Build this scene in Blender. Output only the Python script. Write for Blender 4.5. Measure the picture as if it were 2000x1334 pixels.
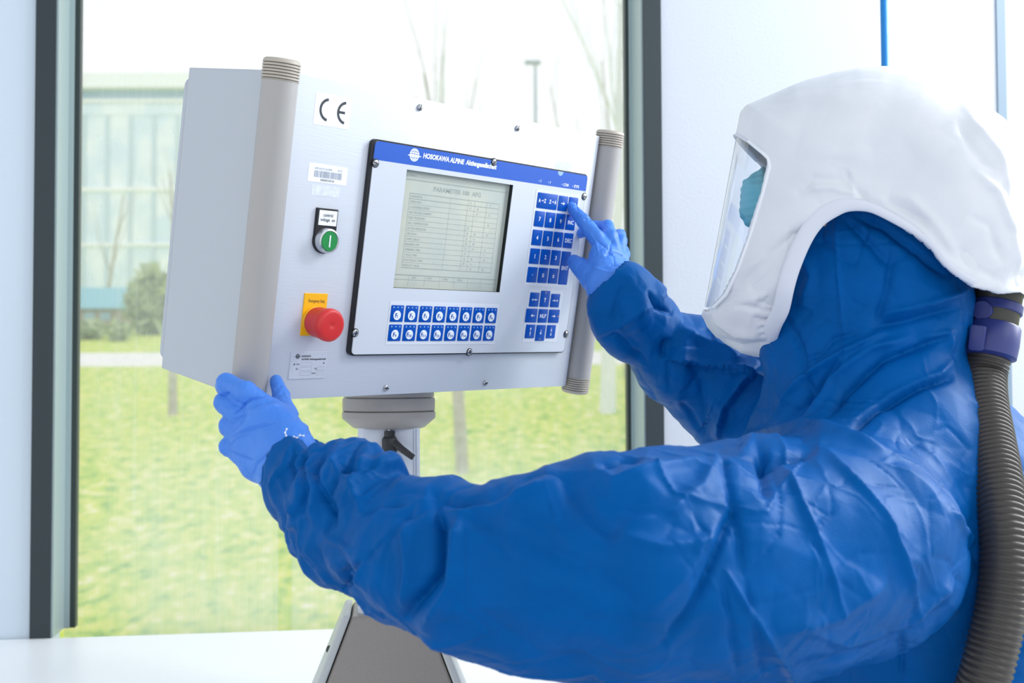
import bpy, bmesh, math, random
import numpy as np
from mathutils import Vector, Matrix
random.seed(7)
sc = bpy.context.scene
for o_ in list(bpy.data.objects): bpy.data.objects.remove(o_)

# ------------------------------------------------------------------ camera
FPX = 2235.0
CAM = np.array([0.0, 0.0, 1.24])
UP = np.array([-241., -67017., 2235.]); UP /= np.linalg.norm(UP)      # world up, in lens axes (x right, y down, z forward)
FW = np.array([0., 0., 1.]) - UP*UP[2]; FW /= np.linalg.norm(FW)
RT = np.cross(FW, UP); RT /= np.linalg.norm(RT)
if RT[0] < 0: RT = -RT
B = np.stack([RT, FW, UP])                                            # lens axes -> world axes
cam_d = bpy.data.cameras.new('camera'); cam = bpy.data.objects.new('camera', cam_d); sc.collection.objects.link(cam)
cam_d.sensor_width = 36.0; cam_d.lens = FPX*36.0/2000.0
cam_d.clip_start = 0.05; cam_d.clip_end = 400
cam_d.dof.use_dof = True; cam_d.dof.focus_distance = 1.46; cam_d.dof.aperture_fstop = 5.6
Mx = np.eye(4); Mx[:3, 0] = B@[1, 0, 0]; Mx[:3, 1] = B@[0, -1, 0]; Mx[:3, 2] = B@[0, 0, -1]; Mx[:3, 3] = CAM
cam.matrix_world = Matrix(Mx.tolist())
sc.camera = cam

# ------------------------------------------------------------------ world, lights, exposure
wd = bpy.data.worlds.new('overcast sky'); sc.world = wd; wd.use_nodes = True
wn = wd.node_tree.nodes; wl = wd.node_tree.links; wn.clear()
wo = wn.new('ShaderNodeOutputWorld'); bg = wn.new('ShaderNodeBackground'); tc = wn.new('ShaderNodeTexCoord')
sp = wn.new('ShaderNodeSeparateXYZ'); rp = wn.new('ShaderNodeValToRGB')
wl.new(tc.outputs['Generated'], sp.inputs[0]); wl.new(sp.outputs['Z'], rp.inputs[0]); wl.new(rp.outputs[0], bg.inputs[0]); wl.new(bg.outputs[0], wo.inputs[0])
rp.color_ramp.elements[0].position = 0.0; rp.color_ramp.elements[0].color = (.92, .95, 1, 1)
rp.color_ramp.elements[1].position = 0.4; rp.color_ramp.elements[1].color = (.985, .99, 1, 1)
bg.inputs[1].default_value = 1.55

def area(name, loc, target, size, sizey, power, col):
    l = bpy.data.lights.new(name, 'AREA'); l.shape = 'RECTANGLE'; l.size = size; l.size_y = sizey; l.energy = power; l.color = col
    o = bpy.data.objects.new(name, l); sc.collection.objects.link(o); o.location = loc
    o.rotation_euler = (Vector(target)-Vector(loc)).to_track_quat('-Z', 'Y').to_euler()
    return o
area('daylight_from_right_windows', (2.6, -0.2, 2.7), (0.1, 1.4, 1.3), 1.0, 1.0, 14, (.93, .97, 1))
area('daylight_behind_right', (2.3, 2.0, 2.3), (0.5, 1.4, 1.3), 0.8, 1.2, 54, (.95, .98, 1))
area('ceiling_light_right', (1.75, 1.5, 2.80), (0.0, 1.4, 1.25), 0.35, 0.35, 24, (.97, .985, 1))
sc.view_settings.view_transform = 'Standard'; sc.view_settings.look = 'None'
sc.view_settings.gamma = 1.0; sc.view_settings.use_curve_mapping = False
sc.view_settings.exposure = -0.35

# ------------------------------------------------------------------ helpers
def at(px, py, z):                                                    # a point seen at (px, py) at depth z, in world coordinates
    return B @ (np.array([(px-1000)/FPX, (py-667)/FPX, 1.0])*z) + CAM
def atv(px, py, z):
    c = np.stack([(px-1000)/FPX*z, (py-667)/FPX*z, z], -1); return c @ B.T + CAM
def topx(P):
    c = (np.asarray(P)-CAM) @ B; return 1000+FPX*c[..., 0]/c[..., 2], 667+FPX*c[..., 1]/c[..., 2], c[..., 2]
def lin(c):
    return tuple((x/255/12.92 if x/255 <= .04045 else ((x/255+.055)/1.055)**2.4) for x in c)
def mat(name, rgb, rough=.5, metal=0., bump=None, vary=None, spec=.5, aniso=None, **kw):
    m = bpy.data.materials.new(name); m.use_nodes = True; nt = m.node_tree; p = nt.nodes['Principled BSDF']
    c = lin(rgb)+(1,)
    p.inputs['Base Color'].default_value = c; p.inputs['Roughness'].default_value = rough; p.inputs['Metallic'].default_value = metal
    p.inputs['Specular IOR Level'].default_value = spec
    for k, v in kw.items(): p.inputs[k.replace('_', ' ')].default_value = v
    tcn = nt.nodes.new('ShaderNodeTexCoord'); mp = nt.nodes.new('ShaderNodeMapping'); nt.links.new(tcn.outputs['Object'], mp.inputs[0])
    if aniso: mp.inputs['Scale'].default_value = aniso
    if vary:                                                          # (scale, second colour, low, high)
        n = nt.nodes.new('ShaderNodeTexNoise'); n.inputs['Scale'].default_value = vary[0]; n.inputs['Detail'].default_value = 5
        nt.links.new(mp.outputs[0], n.inputs[0])
        r = nt.nodes.new('ShaderNodeValToRGB'); r.color_ramp.elements[0].position = vary[2]; r.color_ramp.elements[1].position = vary[3]
        r.color_ramp.elements[0].color = c; r.color_ramp.elements[1].color = lin(vary[1])+(1,)
        nt.links.new(n.outputs[0], r.inputs[0]); nt.links.new(r.outputs[0], p.inputs['Base Color'])
    if bump:                                                          # (scale, distance)
        n2 = nt.nodes.new('ShaderNodeTexNoise'); n2.inputs['Scale'].default_value = bump[0]; n2.inputs['Detail'].default_value = 3
        nt.links.new(mp.outputs[0], n2.inputs[0])
        b = nt.nodes.new('ShaderNodeBump'); b.inputs['Distance'].default_value = bump[1]; b.inputs['Strength'].default_value = 1.0
        nt.links.new(n2.outputs[0], b.inputs['Height']); nt.links.new(b.outputs[0], p.inputs['Normal'])
    return m
def tag(o, label=None, cat=None, group=None, kind=None):
    if label: o['label'] = label
    if cat: o['category'] = cat
    if group: o['group'] = group
    if kind: o['kind'] = kind
    return o
def empty(name, loc, label=None, cat=None, group=None):
    o = bpy.data.objects.new(name, None); sc.collection.objects.link(o); o.location = Vector([float(x) for x in loc]); o.empty_display_size = .05
    return tag(o, label, cat, group)
def wloc(o):
    v = np.zeros(3)
    while o is not None: v += np.array(o.location); o = o.parent
    return v
class Fr:                                                             # a local frame: f(x, y, z) -> world
    def __init__(s, o, x, y, z): s.o = np.array(o, float); s.x = np.array(x, float); s.y = np.array(y, float); s.z = np.array(z, float)
    def __call__(s, x, y, z=0.): return s.o+s.x*x+s.y*y+s.z*z
    def at(s, x, y, z=0.): return Fr(s(x, y, z), s.x, s.y, s.z)
WF = Fr((0, 0, 0), (1, 0, 0), (0, 1, 0), (0, 0, 1))
def framez(o, z, hint=(0, 0, 1)):
    z = np.array(z, float); z /= np.linalg.norm(z); h = np.array(hint, float)
    if abs(h@z) > .95: h = np.array([1., 0, 0])
    x = np.cross(h, z); x /= np.linalg.norm(x); return Fr(o, x, np.cross(z, x), z)
class MB:
    def __init__(s): s.v = []; s.f = []; s.m = []
    def add(s, pts, faces, mi=0):
        b = len(s.v); s.v += [tuple(float(c) for c in p) for p in pts]; s.f += [tuple(b+i for i in f) for f in faces]; s.m += [mi]*len(faces); return s
    def prism(s, fr, pts, z0, z1, ch=0., mi=0, cap0=True):            # pts: outline in (x, y); chamfer on the z1 rim
        n = len(pts); P = np.array(pts, float); lay = [(z0, P)]
        if ch > 0:
            c = P.mean(0); e = np.roll(P, -1, 0)-np.roll(P, 1, 0); nr = np.stack([e[:, 1], -e[:, 0]], 1); nr /= np.maximum(np.linalg.norm(nr, axis=1, keepdims=True), 1e-12)
            A = .5*np.sum(P[:, 0]*np.roll(P[:, 1], -1)-np.roll(P[:, 0], -1)*P[:, 1])
            if A < 0: nr = -nr
            d = 1 if z1 > z0 else -1
            lay += [(z1-d*ch, P), (z1-d*ch*.3, P-nr*ch*.3), (z1, P-nr*ch)]
        else: lay += [(z1, P)]
        V = [fr(x, y, z) for z, Q in lay for x, y in Q]; F = []
        for k in range(len(lay)-1):
            for i in range(n): j = (i+1) % n; F.append((k*n+i, k*n+j, (k+1)*n+j, (k+1)*n+i))
        F.append(tuple((len(lay)-1)*n+i for i in range(n)))
        if cap0: F.append(tuple(range(n-1, -1, -1)))
        return s.add(V, F, mi)
    def rbox(s, fr, x0, y0, x1, y1, z0, z1, r=0., ch=0., mi=0, seg=5):
        return s.prism(fr, rrect(x0, y0, x1, y1, r, seg), z0, z1, ch, mi)
    def box(s, fr, x0, y0, z0, x1, y1, z1, mi=0): return s.prism(fr, [(x0, y0), (x1, y0), (x1, y1), (x0, y1)], z0, z1, 0, mi)
    def lathe(s, fr, prof, n=32, mi=0, sx=1., sy=1.):                 # prof: (radius, z)
        V = []; F = []
        for r, z in prof:
            for i in range(n): a = 2*math.pi*i/n; V.append(fr(r*math.cos(a)*sx, r*math.sin(a)*sy, z))
        for k in range(len(prof)-1):
            for i in range(n): j = (i+1) % n; F.append((k*n+i, k*n+j, (k+1)*n+j, (k+1)*n+i))
        if prof[0][0] > 1e-6: F.append(tuple(range(n-1, -1, -1)))
        if prof[-1][0] > 1e-6: F.append(tuple((len(prof)-1)*n+i for i in range(n)))
        return s.add(V, F, mi)
    def tube(s, pts, rad, n=10, mi=0, cap=True, flat=None):
        pts = [np.array(p, float) for p in pts]; V = []; F = []; m = len(pts); last = None
        rad = rad if hasattr(rad, '__len__') else [rad]*m
        for k in range(m):
            t = pts[min(k+1, m-1)]-pts[max(k-1, 0)]; t /= max(np.linalg.norm(t), 1e-9)
            if last is None:
                h = np.array([0, 0, 1.]) if abs(t[2]) < .9 else np.array([1., 0, 0]); x = np.cross(h, t)
            else: x = last-t*(last@t)
            x /= np.linalg.norm(x); last = x; y = np.cross(t, x)
            for i in range(n): a = 2*math.pi*i/n; V.append(pts[k]+rad[k]*(x*math.cos(a)+y*math.sin(a)*(flat or 1)))
        for k in range(m-1):
            for i in range(n): j = (i+1) % n; F.append((k*n+i, k*n+j, (k+1)*n+j, (k+1)*n+i))
        if cap: F += [tuple(range(n-1, -1, -1)), tuple((m-1)*n+i for i in range(n))]
        return s.add(V, F, mi)
    def text(s, fr, txt, x0, y0, w, h, z=.0003, mi=1, bold=0., shear=0., yflip=True, keep=False):
        V, F = glyphs(txt, bold, shear)                               # fits the text in a w x h box whose top-left corner is (x0, y0)
        mn = V.min(0); mx = V.max(0); W = mx-mn
        sx = w/W[0] if w else None; sy = h/W[1]
        if sx is None: sx = sy; 
        if keep: sx = sy = min(sx, sy)
        P = [fr(x0+(v[0]-mn[0])*sx, y0+(mx[1]-v[1])*sy, z) for v in V]
        return s.add(P, F, mi)
    def build(s, name, mats, parent=None, smooth=None, label=None):
        me = bpy.data.meshes.new(name); base = wloc(parent) if parent else (np.mean(s.v, 0) if s.v else np.zeros(3))
        if not parent: base[2] = min(v[2] for v in s.v)
        me.from_pydata([tuple(np.array(v)-base) for v in s.v], [], s.f)
        for m in (mats if isinstance(mats, (list, tuple)) else [mats]): me.materials.append(m)
        me.polygons.foreach_set('material_index', s.m); me.validate(); me.update()
        bm = bmesh.new(); bm.from_mesh(me); bmesh.ops.recalc_face_normals(bm, faces=bm.faces); bm.to_mesh(me); bm.free()
        if smooth is not None:
            me.polygons.foreach_set('use_smooth', [True]*len(me.polygons))
            me.set_sharp_from_angle(angle=math.radians(smooth))
        o = bpy.data.objects.new(name, me); sc.collection.objects.link(o)
        if parent: o.parent = parent
        else: o.location = Vector(base.tolist())
        if label: o['label'] = label
        return o
_gl = {}
def glyphs(txt, bold, shear):
    k = (txt, bold, shear)
    if k not in _gl:
        c = bpy.data.curves.new('lettering', 'FONT'); c.body = txt; c.offset = bold; c.shear = shear; c.resolution_u = 3
        o = bpy.data.objects.new('lettering', c); sc.collection.objects.link(o)
        me = bpy.data.meshes.new_from_object(o)
        V = np.array([v.co[:] for v in me.vertices]); F = [tuple(p.vertices) for p in me.polygons]
        bpy.data.objects.remove(o); bpy.data.curves.remove(c); bpy.data.meshes.remove(me); _gl[k] = (V, F)
    return _gl[k]
def rrect(x0, y0, x1, y1, r, seg=5):
    if r <= 0: return [(x0, y0), (x1, y0), (x1, y1), (x0, y1)]
    P = []
    for cx, cy, a0 in ((x1-r, y0+r, -90), (x1-r, y1-r, 0), (x0+r, y1-r, 90), (x0+r, y0+r, 180)):
        for i in range(seg+1): a = math.radians(a0+90*i/seg); P.append((cx+r*math.cos(a), cy+r*math.sin(a)))
    return P
def circ(cx, cy, r, n=28, sy=1.): return [(cx+r*math.cos(2*math.pi*i/n), cy+r*sy*math.sin(2*math.pi*i/n)) for i in range(n)]

# ------------------------------------------------------------------ materials
M = {}
M['plaster'] = mat('white wall paint', (197, 203, 212), .7, bump=(180, .0004))
M['plaster_left'] = mat('cool white wall panel', (208, 222, 234), .6, bump=(180, .0003))
M['dark_frame'] = mat('anthracite powder coat', (38, 51, 56), .5, bump=(900, .0002))
M['reveal'] = mat('grey green aluminium reveal', (168, 186, 188), .35, bump=(600, .0001))
M['gasket'] = mat('dark rubber gasket', (46, 58, 58), .5)
M['table'] = mat('white laminate', (246, 249, 252), .35, bump=(60, .0002), aniso=(1, 12, 1))
M['floor'] = mat('pale vinyl floor', (205, 212, 218), .5, vary=(9, (190, 198, 205), .3, .7))
M['alu'] = mat('brushed pale aluminium plate', (206, 213, 224), .42, metal=.2, bump=(700, .00012), aniso=(.04, .04, 1))
M['enclosure'] = mat('light grey enamel', (184, 191, 200), .45, bump=(1400, .00012))
M['handle'] = mat('warm grey handle extrusion', (170, 168, 166), .42, bump=(1500, .0001))
M['handle_cap'] = mat('ribbed beige grey handle end', (186, 178, 166), .5)
M['groove'] = mat('dark groove', (88, 84, 80), .7)
M['black'] = mat('black rubber', (22, 24, 28), .45)
M['membrane'] = mat('pale blue white membrane', (208, 215, 225), .38)
M['membrane_light'] = mat('white key field', (220, 226, 235), .35)
M['blue_band'] = mat('blue printed band', (50, 98, 196), .4, spec=.25, bump=(1800, .0001))
M['key_blue'] = mat('blue membrane key', (2, 80, 178), .36, spec=.2)
M['white_ink'] = mat('white lettering', (236, 242, 250), .5)
M['pale_ink'] = mat('pale blue marking', (150, 185, 225), .5)
M['blue_ink'] = mat('blue lettering', (16, 80, 165), .5)
M['dark_ink'] = mat('black lettering', (48, 54, 62), .5)
M['grey_ink'] = mat('faded grey print', (150, 160, 178), .5)
M['label'] = mat('white sticker', (244, 248, 253), .35)
M['lcd'] = mat('grey green liquid crystal display', (186, 196, 190), .22, vary=(14, (203, 206, 192), .35, .65))
M['lcd_ink'] = mat('faint display line', (160, 171, 166), .3)
M['recess'] = mat('dark screen reveal', (74, 84, 86), .6, bump=(900, .0004))
M['steel'] = mat('polished steel screw', (170, 172, 176), .25, metal=.9)
M['slot'] = mat('screw slot', (30, 32, 36), .6)
M['red'] = mat('matt red plastic', (214, 48, 48), .42, bump=(900, .0001))
M['yellow'] = mat('yellow plate', (250, 190, 20), .4)
M['green'] = mat('green button', (30, 140, 70), .35)
M['chrome'] = mat('satin chrome ring', (205, 208, 212), .28, metal=.8)
M['swivel'] = mat('grey lacquered swivel', (166, 160, 156), .4, bump=(1300, .0002))
M['column'] = mat('light grey aluminium column', (214, 220, 230), .35, bump=(900, .0001))
M['taupe'] = mat('textured taupe paint', (150, 144, 138), .33, bump=(650, .0006))
M['side_grey'] = mat('pale grey cover', (190, 194, 194), .4)
M['lever'] = mat('black lever plastic', (40, 42, 44), .45)
M['copper'] = mat('rusty screw end', (150, 90, 60), .5, metal=.5)

# ------------------------------------------------------------------ room shell
TAB = .75
wl0 = np.array([-.975, 2.192]); wl1 = np.array([-.346, 2.276]); wdir = (wl1-wl0)/np.linalg.norm(wl1-wl0); wn_ = np.array([-wdir[1], wdir[0]])
WALL = Fr((wl0[0], wl0[1], 0), (wdir[0], wdir[1], 0), (wn_[0], wn_[1], 0), (0, 0, 1))       # x along the window wall, y outwards, z up
def wall_s(px, py=667, y=0.):                                          # where the ray through px meets the wall plane, along the wall
    d = B@np.array([(px-1000)/FPX, (py-667)/FPX, 1.]); n = WALL.y
    t = ((WALL.o+n*y-CAM)@n)/(d@n); P = CAM+d*t; return (P-WALL.o)@WALL.x, P[2]
sL0 = wall_s(64.5, 667)[0]; sL1 = wall_s(104, 667)[0]                  # left dark frame
sR0 = wall_s(1260.5, 667)[0]; sR1 = wall_s(1295, 667)[0]
DEP = .10
def solid(name, x0, y0, z0, x1, y1, z1, m, kind='structure'):
    b = MB(); b.box(WALL, x0, y0, z0, x1, y1, z1); o = b.build(name, m); o['kind'] = kind; return o
solid('wall_left', -1.6, 0.004, 0, sL0, .22, 2.9, M['plaster_left'])
# right wall, with a low window opening near the frame edge
s_pil = wall_s(1668, 100)[0]; s_gap0 = wall_s(1948, 100)[0]; s_gap1 = wall_s(1965, 100)[0]
s_o0 = wall_s(1975, 880)[0]; zt = wall_s(1990, 872)[1]; zb = .80
b = MB(); b.box(WALL, sR1, .004, 0, s_gap0, .22, 2.9); b.box(WALL, s_gap0, .03, zt, s_gap1, .22, 2.9)
b.box(WALL, s_gap1, .004, zt, 3.2, .22, 2.9); b.box(WALL, s_gap0, .004, 0, 3.2, .22, zb)
o = b.build('wall_right', M['plaster']); o['kind'] = 'structure'
solid('trim_1', s_gap0, .0, zt, s_gap1, .03, 2.9, mat('blue grey cover strip', (128, 148, 164), .5))
b = MB(); b.box(WALL, s_gap0, -.02, zt-.018, 3.2, .1, zt); b.box(WALL, s_gap0, -.02, zb, 3.2, .1, zb+.03)
w2 = o = b.build('window_2', M['dark_frame']); o['kind'] = 'structure'
b = MB(); b.box(WALL, sL0, .0, 0, sR1, .08, TAB-.05); o = b.build('wall_under_window', M['plaster']); o['kind'] = 'structure'
b = MB(); b.box(WALL, sL0, 0, 2.62, sR1, .22, 2.9); o = b.build('wall_over_window', M['plaster']); o['kind'] = 'structure'
# floor
b = MB(); b.box(WALL, -1.6, -4.5, -.04, 3.2, .2, 0); o = b.build('floor', M['floor']); o['kind'] = 'structure'
b = MB(); b.box(WALL, -1.6, -2.9, 2.9, 3.2, .22, 3.0); o = b.build('ceiling', M['plaster']); o['kind'] = 'structure'
# window: frame, reveal, gasket and pane
wroot = empty('window_1', WALL((sL0+sR1)/2, 0, TAB)); wroot['kind'] = 'structure'
b = MB(); b.box(WALL, sL0, -.004, TAB-.002, sL1, .11, 2.62); b.box(WALL, sR0, -.004, TAB-.002, sR1, .11, 2.62); b.box(WALL, sL1, -.004, 2.58, sR0, .11, 2.62)
b.build('window_frame', M['dark_frame'], wroot)
b = MB(); b.box(WALL, sL1, .002, TAB, sL1+.004, .112, 2.58); b.box(WALL, sR0-.004, .002, TAB, sR0, .112, 2.58)
b.box(WALL, sL1, .085, TAB, sL1+.014, .11, 2.58); b.box(WALL, sR0-.010, .085, TAB, sR0, .11, 2.58)
b.build('window_reveal', M['reveal'], wroot)
b = MB(); b.box(WALL, sL1+.014, .088, TAB, sL1+.024, .112, 2.58); b.box(WALL, sR0-.017, .088, TAB, sR0-.010, .112, 2.58); b.box(WALL, sL1, .0, TAB-.05, sR0, .112, TAB-.032)
b.build('window_gasket', M['gasket'], wroot)
gm = bpy.data.materials.new('dusty glass with painted reflections'); gm.use_nodes = True; nt = gm.node_tree; nt.nodes.clear(); N = nt.nodes.new; L = nt.links.new
out = N('ShaderNodeOutputMaterial'); tr = N('ShaderNodeBsdfTransparent'); tr.inputs[0].default_value = (.97, .985, .99, 1); gl = N('ShaderNodeBsdfGlossy'); gl.inputs['Roughness'].default_value = .02
mx1 = N('ShaderNodeMixShader'); mx1.inputs[0].default_value = .05; L(tr.outputs[0], mx1.inputs[1]); L(gl.outputs[0], mx1.inputs[2])
tl = N('ShaderNodeBsdfTranslucent'); tl.inputs[0].default_value = (.88, .95, 1, 1); df = N('ShaderNodeBsdfDiffuse'); df.inputs[0].default_value = (.90, .95, 1, 1)
md = N('ShaderNodeMixShader'); md.inputs[0].default_value = .3; L(tl.outputs[0], md.inputs[1]); L(df.outputs[0], md.inputs[2])
tcn = N('ShaderNodeTexCoord'); mp = N('ShaderNodeMapping'); mp.inputs['Scale'].default_value = (50, 50, 1.0); L(tcn.outputs['Object'], mp.inputs[0])
n1 = N('ShaderNodeTexNoise'); n1.inputs['Scale'].default_value = 1.6; n1.inputs['Detail'].default_value = 4; L(mp.outputs[0], n1.inputs[0])
n2 = N('ShaderNodeTexNoise'); n2.inputs['Scale'].default_value = 3.5; n2.inputs['Detail'].default_value = 3; L(tcn.outputs['Object'], n2.inputs[0])
mr = N('ShaderNodeMapRange'); mr.inputs[1].default_value = .45; mr.inputs[2].default_value = .75; mr.inputs[3].default_value = 0; mr.inputs[4].default_value = .10; L(n1.outputs[0], mr.inputs[0])
mr2 = N('ShaderNodeMapRange'); mr2.inputs[1].default_value = .35; mr2.inputs[2].default_value = .7; mr2.inputs[3].default_value = .14; mr2.inputs[4].default_value = .34; L(n2.outputs[0], mr2.inputs[0])
ad0 = N('ShaderNodeMath'); ad0.operation = 'ADD'; L(mr.outputs[0], ad0.inputs[0]); L(mr2.outputs[0], ad0.inputs[1])
sxyz = N('ShaderNodeSeparateXYZ'); L(tcn.outputs['Object'], sxyz.inputs[0])
def sstep(sock, a, b_):
    q = N('ShaderNodeMapRange'); q.interpolation_type = 'SMOOTHSTEP'; q.inputs[1].default_value = a; q.inputs[2].default_value = b_; L(sock, q.inputs[0]); return q.outputs[0]
def mul(a, b_):
    q = N('ShaderNodeMath'); q.operation = 'MULTIPLY'; L(a, q.inputs[0])
    if isinstance(b_, float): q.inputs[1].default_value = b_
    else: L(b_, q.inputs[1])
    return q.outputs[0]
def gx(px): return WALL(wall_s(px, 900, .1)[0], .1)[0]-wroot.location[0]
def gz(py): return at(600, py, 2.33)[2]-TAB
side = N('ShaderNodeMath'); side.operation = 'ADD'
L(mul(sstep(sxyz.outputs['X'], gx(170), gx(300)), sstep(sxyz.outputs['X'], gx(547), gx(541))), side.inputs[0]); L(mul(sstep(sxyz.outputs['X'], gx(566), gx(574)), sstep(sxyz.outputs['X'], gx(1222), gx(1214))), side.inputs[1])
painted_reflection = mul(mul(side.outputs[0], sstep(sxyz.outputs['Z'], gz(800), gz(980))), .24)  # pale patches painted into the glass film as reflections of the room
ad = N('ShaderNodeMath'); ad.operation = 'ADD'; L(ad0.outputs[0], ad.inputs[0]); L(painted_reflection, ad.inputs[1])
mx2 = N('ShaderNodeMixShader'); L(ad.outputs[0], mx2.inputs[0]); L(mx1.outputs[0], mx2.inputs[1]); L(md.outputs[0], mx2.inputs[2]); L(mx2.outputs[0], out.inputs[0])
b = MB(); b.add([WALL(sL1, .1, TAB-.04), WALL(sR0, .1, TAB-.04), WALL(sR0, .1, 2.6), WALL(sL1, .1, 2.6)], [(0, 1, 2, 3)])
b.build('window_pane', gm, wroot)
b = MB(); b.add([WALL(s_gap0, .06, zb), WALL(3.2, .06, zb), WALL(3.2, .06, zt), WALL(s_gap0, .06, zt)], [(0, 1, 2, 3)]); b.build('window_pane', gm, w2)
# worktop along the window
b = MB(); tb = empty('worktop', WALL(0, -.5, 0), 'white laminate worktop running along the window wall', 'table')
b.rbox(WALL, -1.3, -1.02, 1.16, -.001, TAB-.04, TAB, 0.002, .002); b.build('tabletop', M['table'], tb)
for q in (-1.28, 1.10): b = MB(); b.box(WALL, q, -.98, 0, q+.03, -.03, TAB-.041); b.build('end_panel', M['table'], tb)

# ------------------------------------------------------------------ outside
def mat_grass():
    m = mat('lawn grass', (190, 205, 110), .9); nt = m.node_tree; p = nt.nodes['Principled BSDF']; p.inputs['Specular IOR Level'].default_value = .1
    t = nt.nodes.new('ShaderNodeTexCoord'); mp = nt.nodes.new('ShaderNodeMapping'); mp.inputs['Scale'].default_value = (1, .6, 1); nt.links.new(t.outputs['Object'], mp.inputs[0])
    n = nt.nodes.new('ShaderNodeTexNoise'); n.inputs['Scale'].default_value = 5.5; n.inputs['Detail'].default_value = 8; n.inputs['Roughness'].default_value = .72; nt.links.new(mp.outputs[0], n.inputs[0])
    r = nt.nodes.new('ShaderNodeValToRGB'); e = r.color_ramp.elements
    e[0].position = .36; e[0].color = lin((112, 165, 78))+(1,); e[1].position = .66; e[1].color = lin((238, 234, 214))+(1,)
    k = e.new(.46); k.color = lin((180, 208, 96))+(1,); k = e.new(.55); k.color = lin((214, 216, 104))+(1,)
    nt.links.new(n.outputs[0], r.inputs[0]); nt.links.new(r.outputs[0], p.inputs['Base Color']); return m
M['grass'] = mat_grass()
M['path'] = mat('pale gravel path', (238, 236, 232), .8, vary=(4, (225, 222, 218), .4, .6))
M['bark'] = mat('grey brown bark', (168, 162, 150), .9, bump=(40, .01), vary=(6, (190, 186, 176), .4, .6))
M['bark_pale'] = mat('pale birch bark', (230, 234, 234), .8, bump=(40, .01))
M['twig'] = mat('thin pale twigs', (222, 230, 234), .9)
M['facade'] = mat('pale office facade', (216, 234, 250), .5, vary=(.5, (242, 249, 255), .4, .6))
M['fascia'] = mat('white roof fascia', (246, 249, 250), .5)
M['band'] = mat('blue grey window band', (150, 182, 206), .3)
M['mullion'] = mat('pale blue window post', (196, 215, 228), .4)
M['teal_roof'] = mat('teal felt roof', (128, 186, 198), .6)
M['hut_wall'] = mat('brown timber boards', (150, 140, 128), .7, vary=(5, (175, 165, 150), .4, .6))
M['leaf'] = mat('spring green foliage', (196, 208, 165), .8, vary=(4, (165, 186, 148), .4, .6))
M['lamp_metal'] = mat('galvanised lamp post', (150, 164, 172), .5, metal=.3)
def gh(d): return -3.032+.104*d                                        # lawn height against eye level at distance d
def ground(px, d): p = at(px, 741.5, d); return np.array([p[0], p[1], CAM[2]+gh(p[1])])
b = MB(); nx, ny = 40, 36
V = []; F = []
for j in range(ny+1):
    for i in range(nx+1):
        y = 4+29.3*j/ny; x = -30+60*i/nx; V.append((x, y, CAM[2]+gh(y)+.06*math.sin(x*1.3+y)*math.sin(y*.9)*min(1, (33.3-y)/3)))
for j in range(ny):
    for i in range(nx): a = j*(nx+1)+i; F.append((a, a+1, a+nx+2, a+nx+1))
b.add(V, F); o = b.build('lawn', M['grass'], smooth=60); tag(o, kind='structure')
zp = CAM[2]+gh(58)
def slab(name, y0, y1, m):
    b = MB(); P = [(-60, y0, CAM[2]+gh(y0)), (60, y0, CAM[2]+gh(y0)), (60, y1, CAM[2]+gh(y1)), (-60, y1, CAM[2]+gh(y1))]
    b.add(P+[(p[0], p[1], p[2]-.4) for p in P], [(0, 1, 2, 3), (7, 6, 5, 4), (0, 4, 5, 1), (1, 5, 6, 2), (2, 6, 7, 3), (3, 7, 4, 0)]); o = b.build(name, m); tag(o, kind='structure')
slab('footpath', 33.3, 38.2, M['path']); slab('grass_bank', 38.2, 58, M['grass'])
b = MB(); b.box(WF, -60, 58, zp-.4, 60, 110, zp); o = b.build('far_lawn', M['grass']); tag(o, kind='structure')
def tree(px, d, h, r, label, seed, lean=0., depth=4, m='bark', spread=.5, fork=.35, base=None):
    rnd = random.Random(seed); g0 = ground(px, d); g0[2] = min(g0[2], zp); root = empty('bare_tree', base if base is not None else g0, label, 'tree', 'leafless trees on the lawn')
    tb_ = MB(); tw = MB(); p0 = np.array(root.location)
    def grow(p, dr, ln, rad, lv):
        pts = [p]; q = p.copy(); rr = [rad]
        for i in range(4):
            dr = dr+np.array([rnd.uniform(-.10, .10), rnd.uniform(-.10, .10), rnd.uniform(-.02, .06)]); dr /= np.linalg.norm(dr)
            q = q+dr*ln/4; pts.append(q.copy()); rr.append(rad*(1-.19*(i+1)))
        (tb_ if lv >= depth-1 else tw).tube(pts, rr, 7 if lv >= depth-1 else 4)
        if lv > 0:
            nb_ = 5 if lv < depth else 9
            for k in range(nb_):
                t = rnd.uniform(fork, 1.) if lv == depth else rnd.uniform(.25, 1); i = min(3, int(t*4)); s = pts[i]+(pts[i+1]-pts[i])*(t*4-i)
                nd = dr+np.array([rnd.uniform(-1, 1), rnd.uniform(-1, 1), rnd.uniform(.1, .7)])*spread; nd /= np.linalg.norm(nd)
                grow(s, nd, ln*rnd.uniform(.35, .6)*(1.1-.4*t), rr[i]*rnd.uniform(.2, .34), lv-1)
    grow(p0-np.array([0, 0, .05]), np.array([lean, 0, 1.]), h, r, depth)
    tb_.build('trunk', M[m], root, smooth=60); tw.build('branches', M['twig'], root, smooth=60); return root
tree(903, 16.3, 6.0, .10, 'leafless tree with a grey trunk standing below the control panel', 3, .0, 3, fork=.55)
tree(1187, 22.8, 8.6, .17, 'leafless tree with a pale trunk beside the right window frame', 5, 0, 4, 'bark_pale', fork=.35)
tree(338, 22.5, 3.6, .10, 'slim leafless tree behind the lower left corner of the control panel', 9, 0, 3, fork=.5)
tree(1225, 29, 8.2, .08, 'thin leafless tree half hidden by the right window frame', 12, 0, 4)
tree(880, 41, 9.6, .08, 'leafless tree rising over the middle of the control panel', 15, 0, 4)
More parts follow.
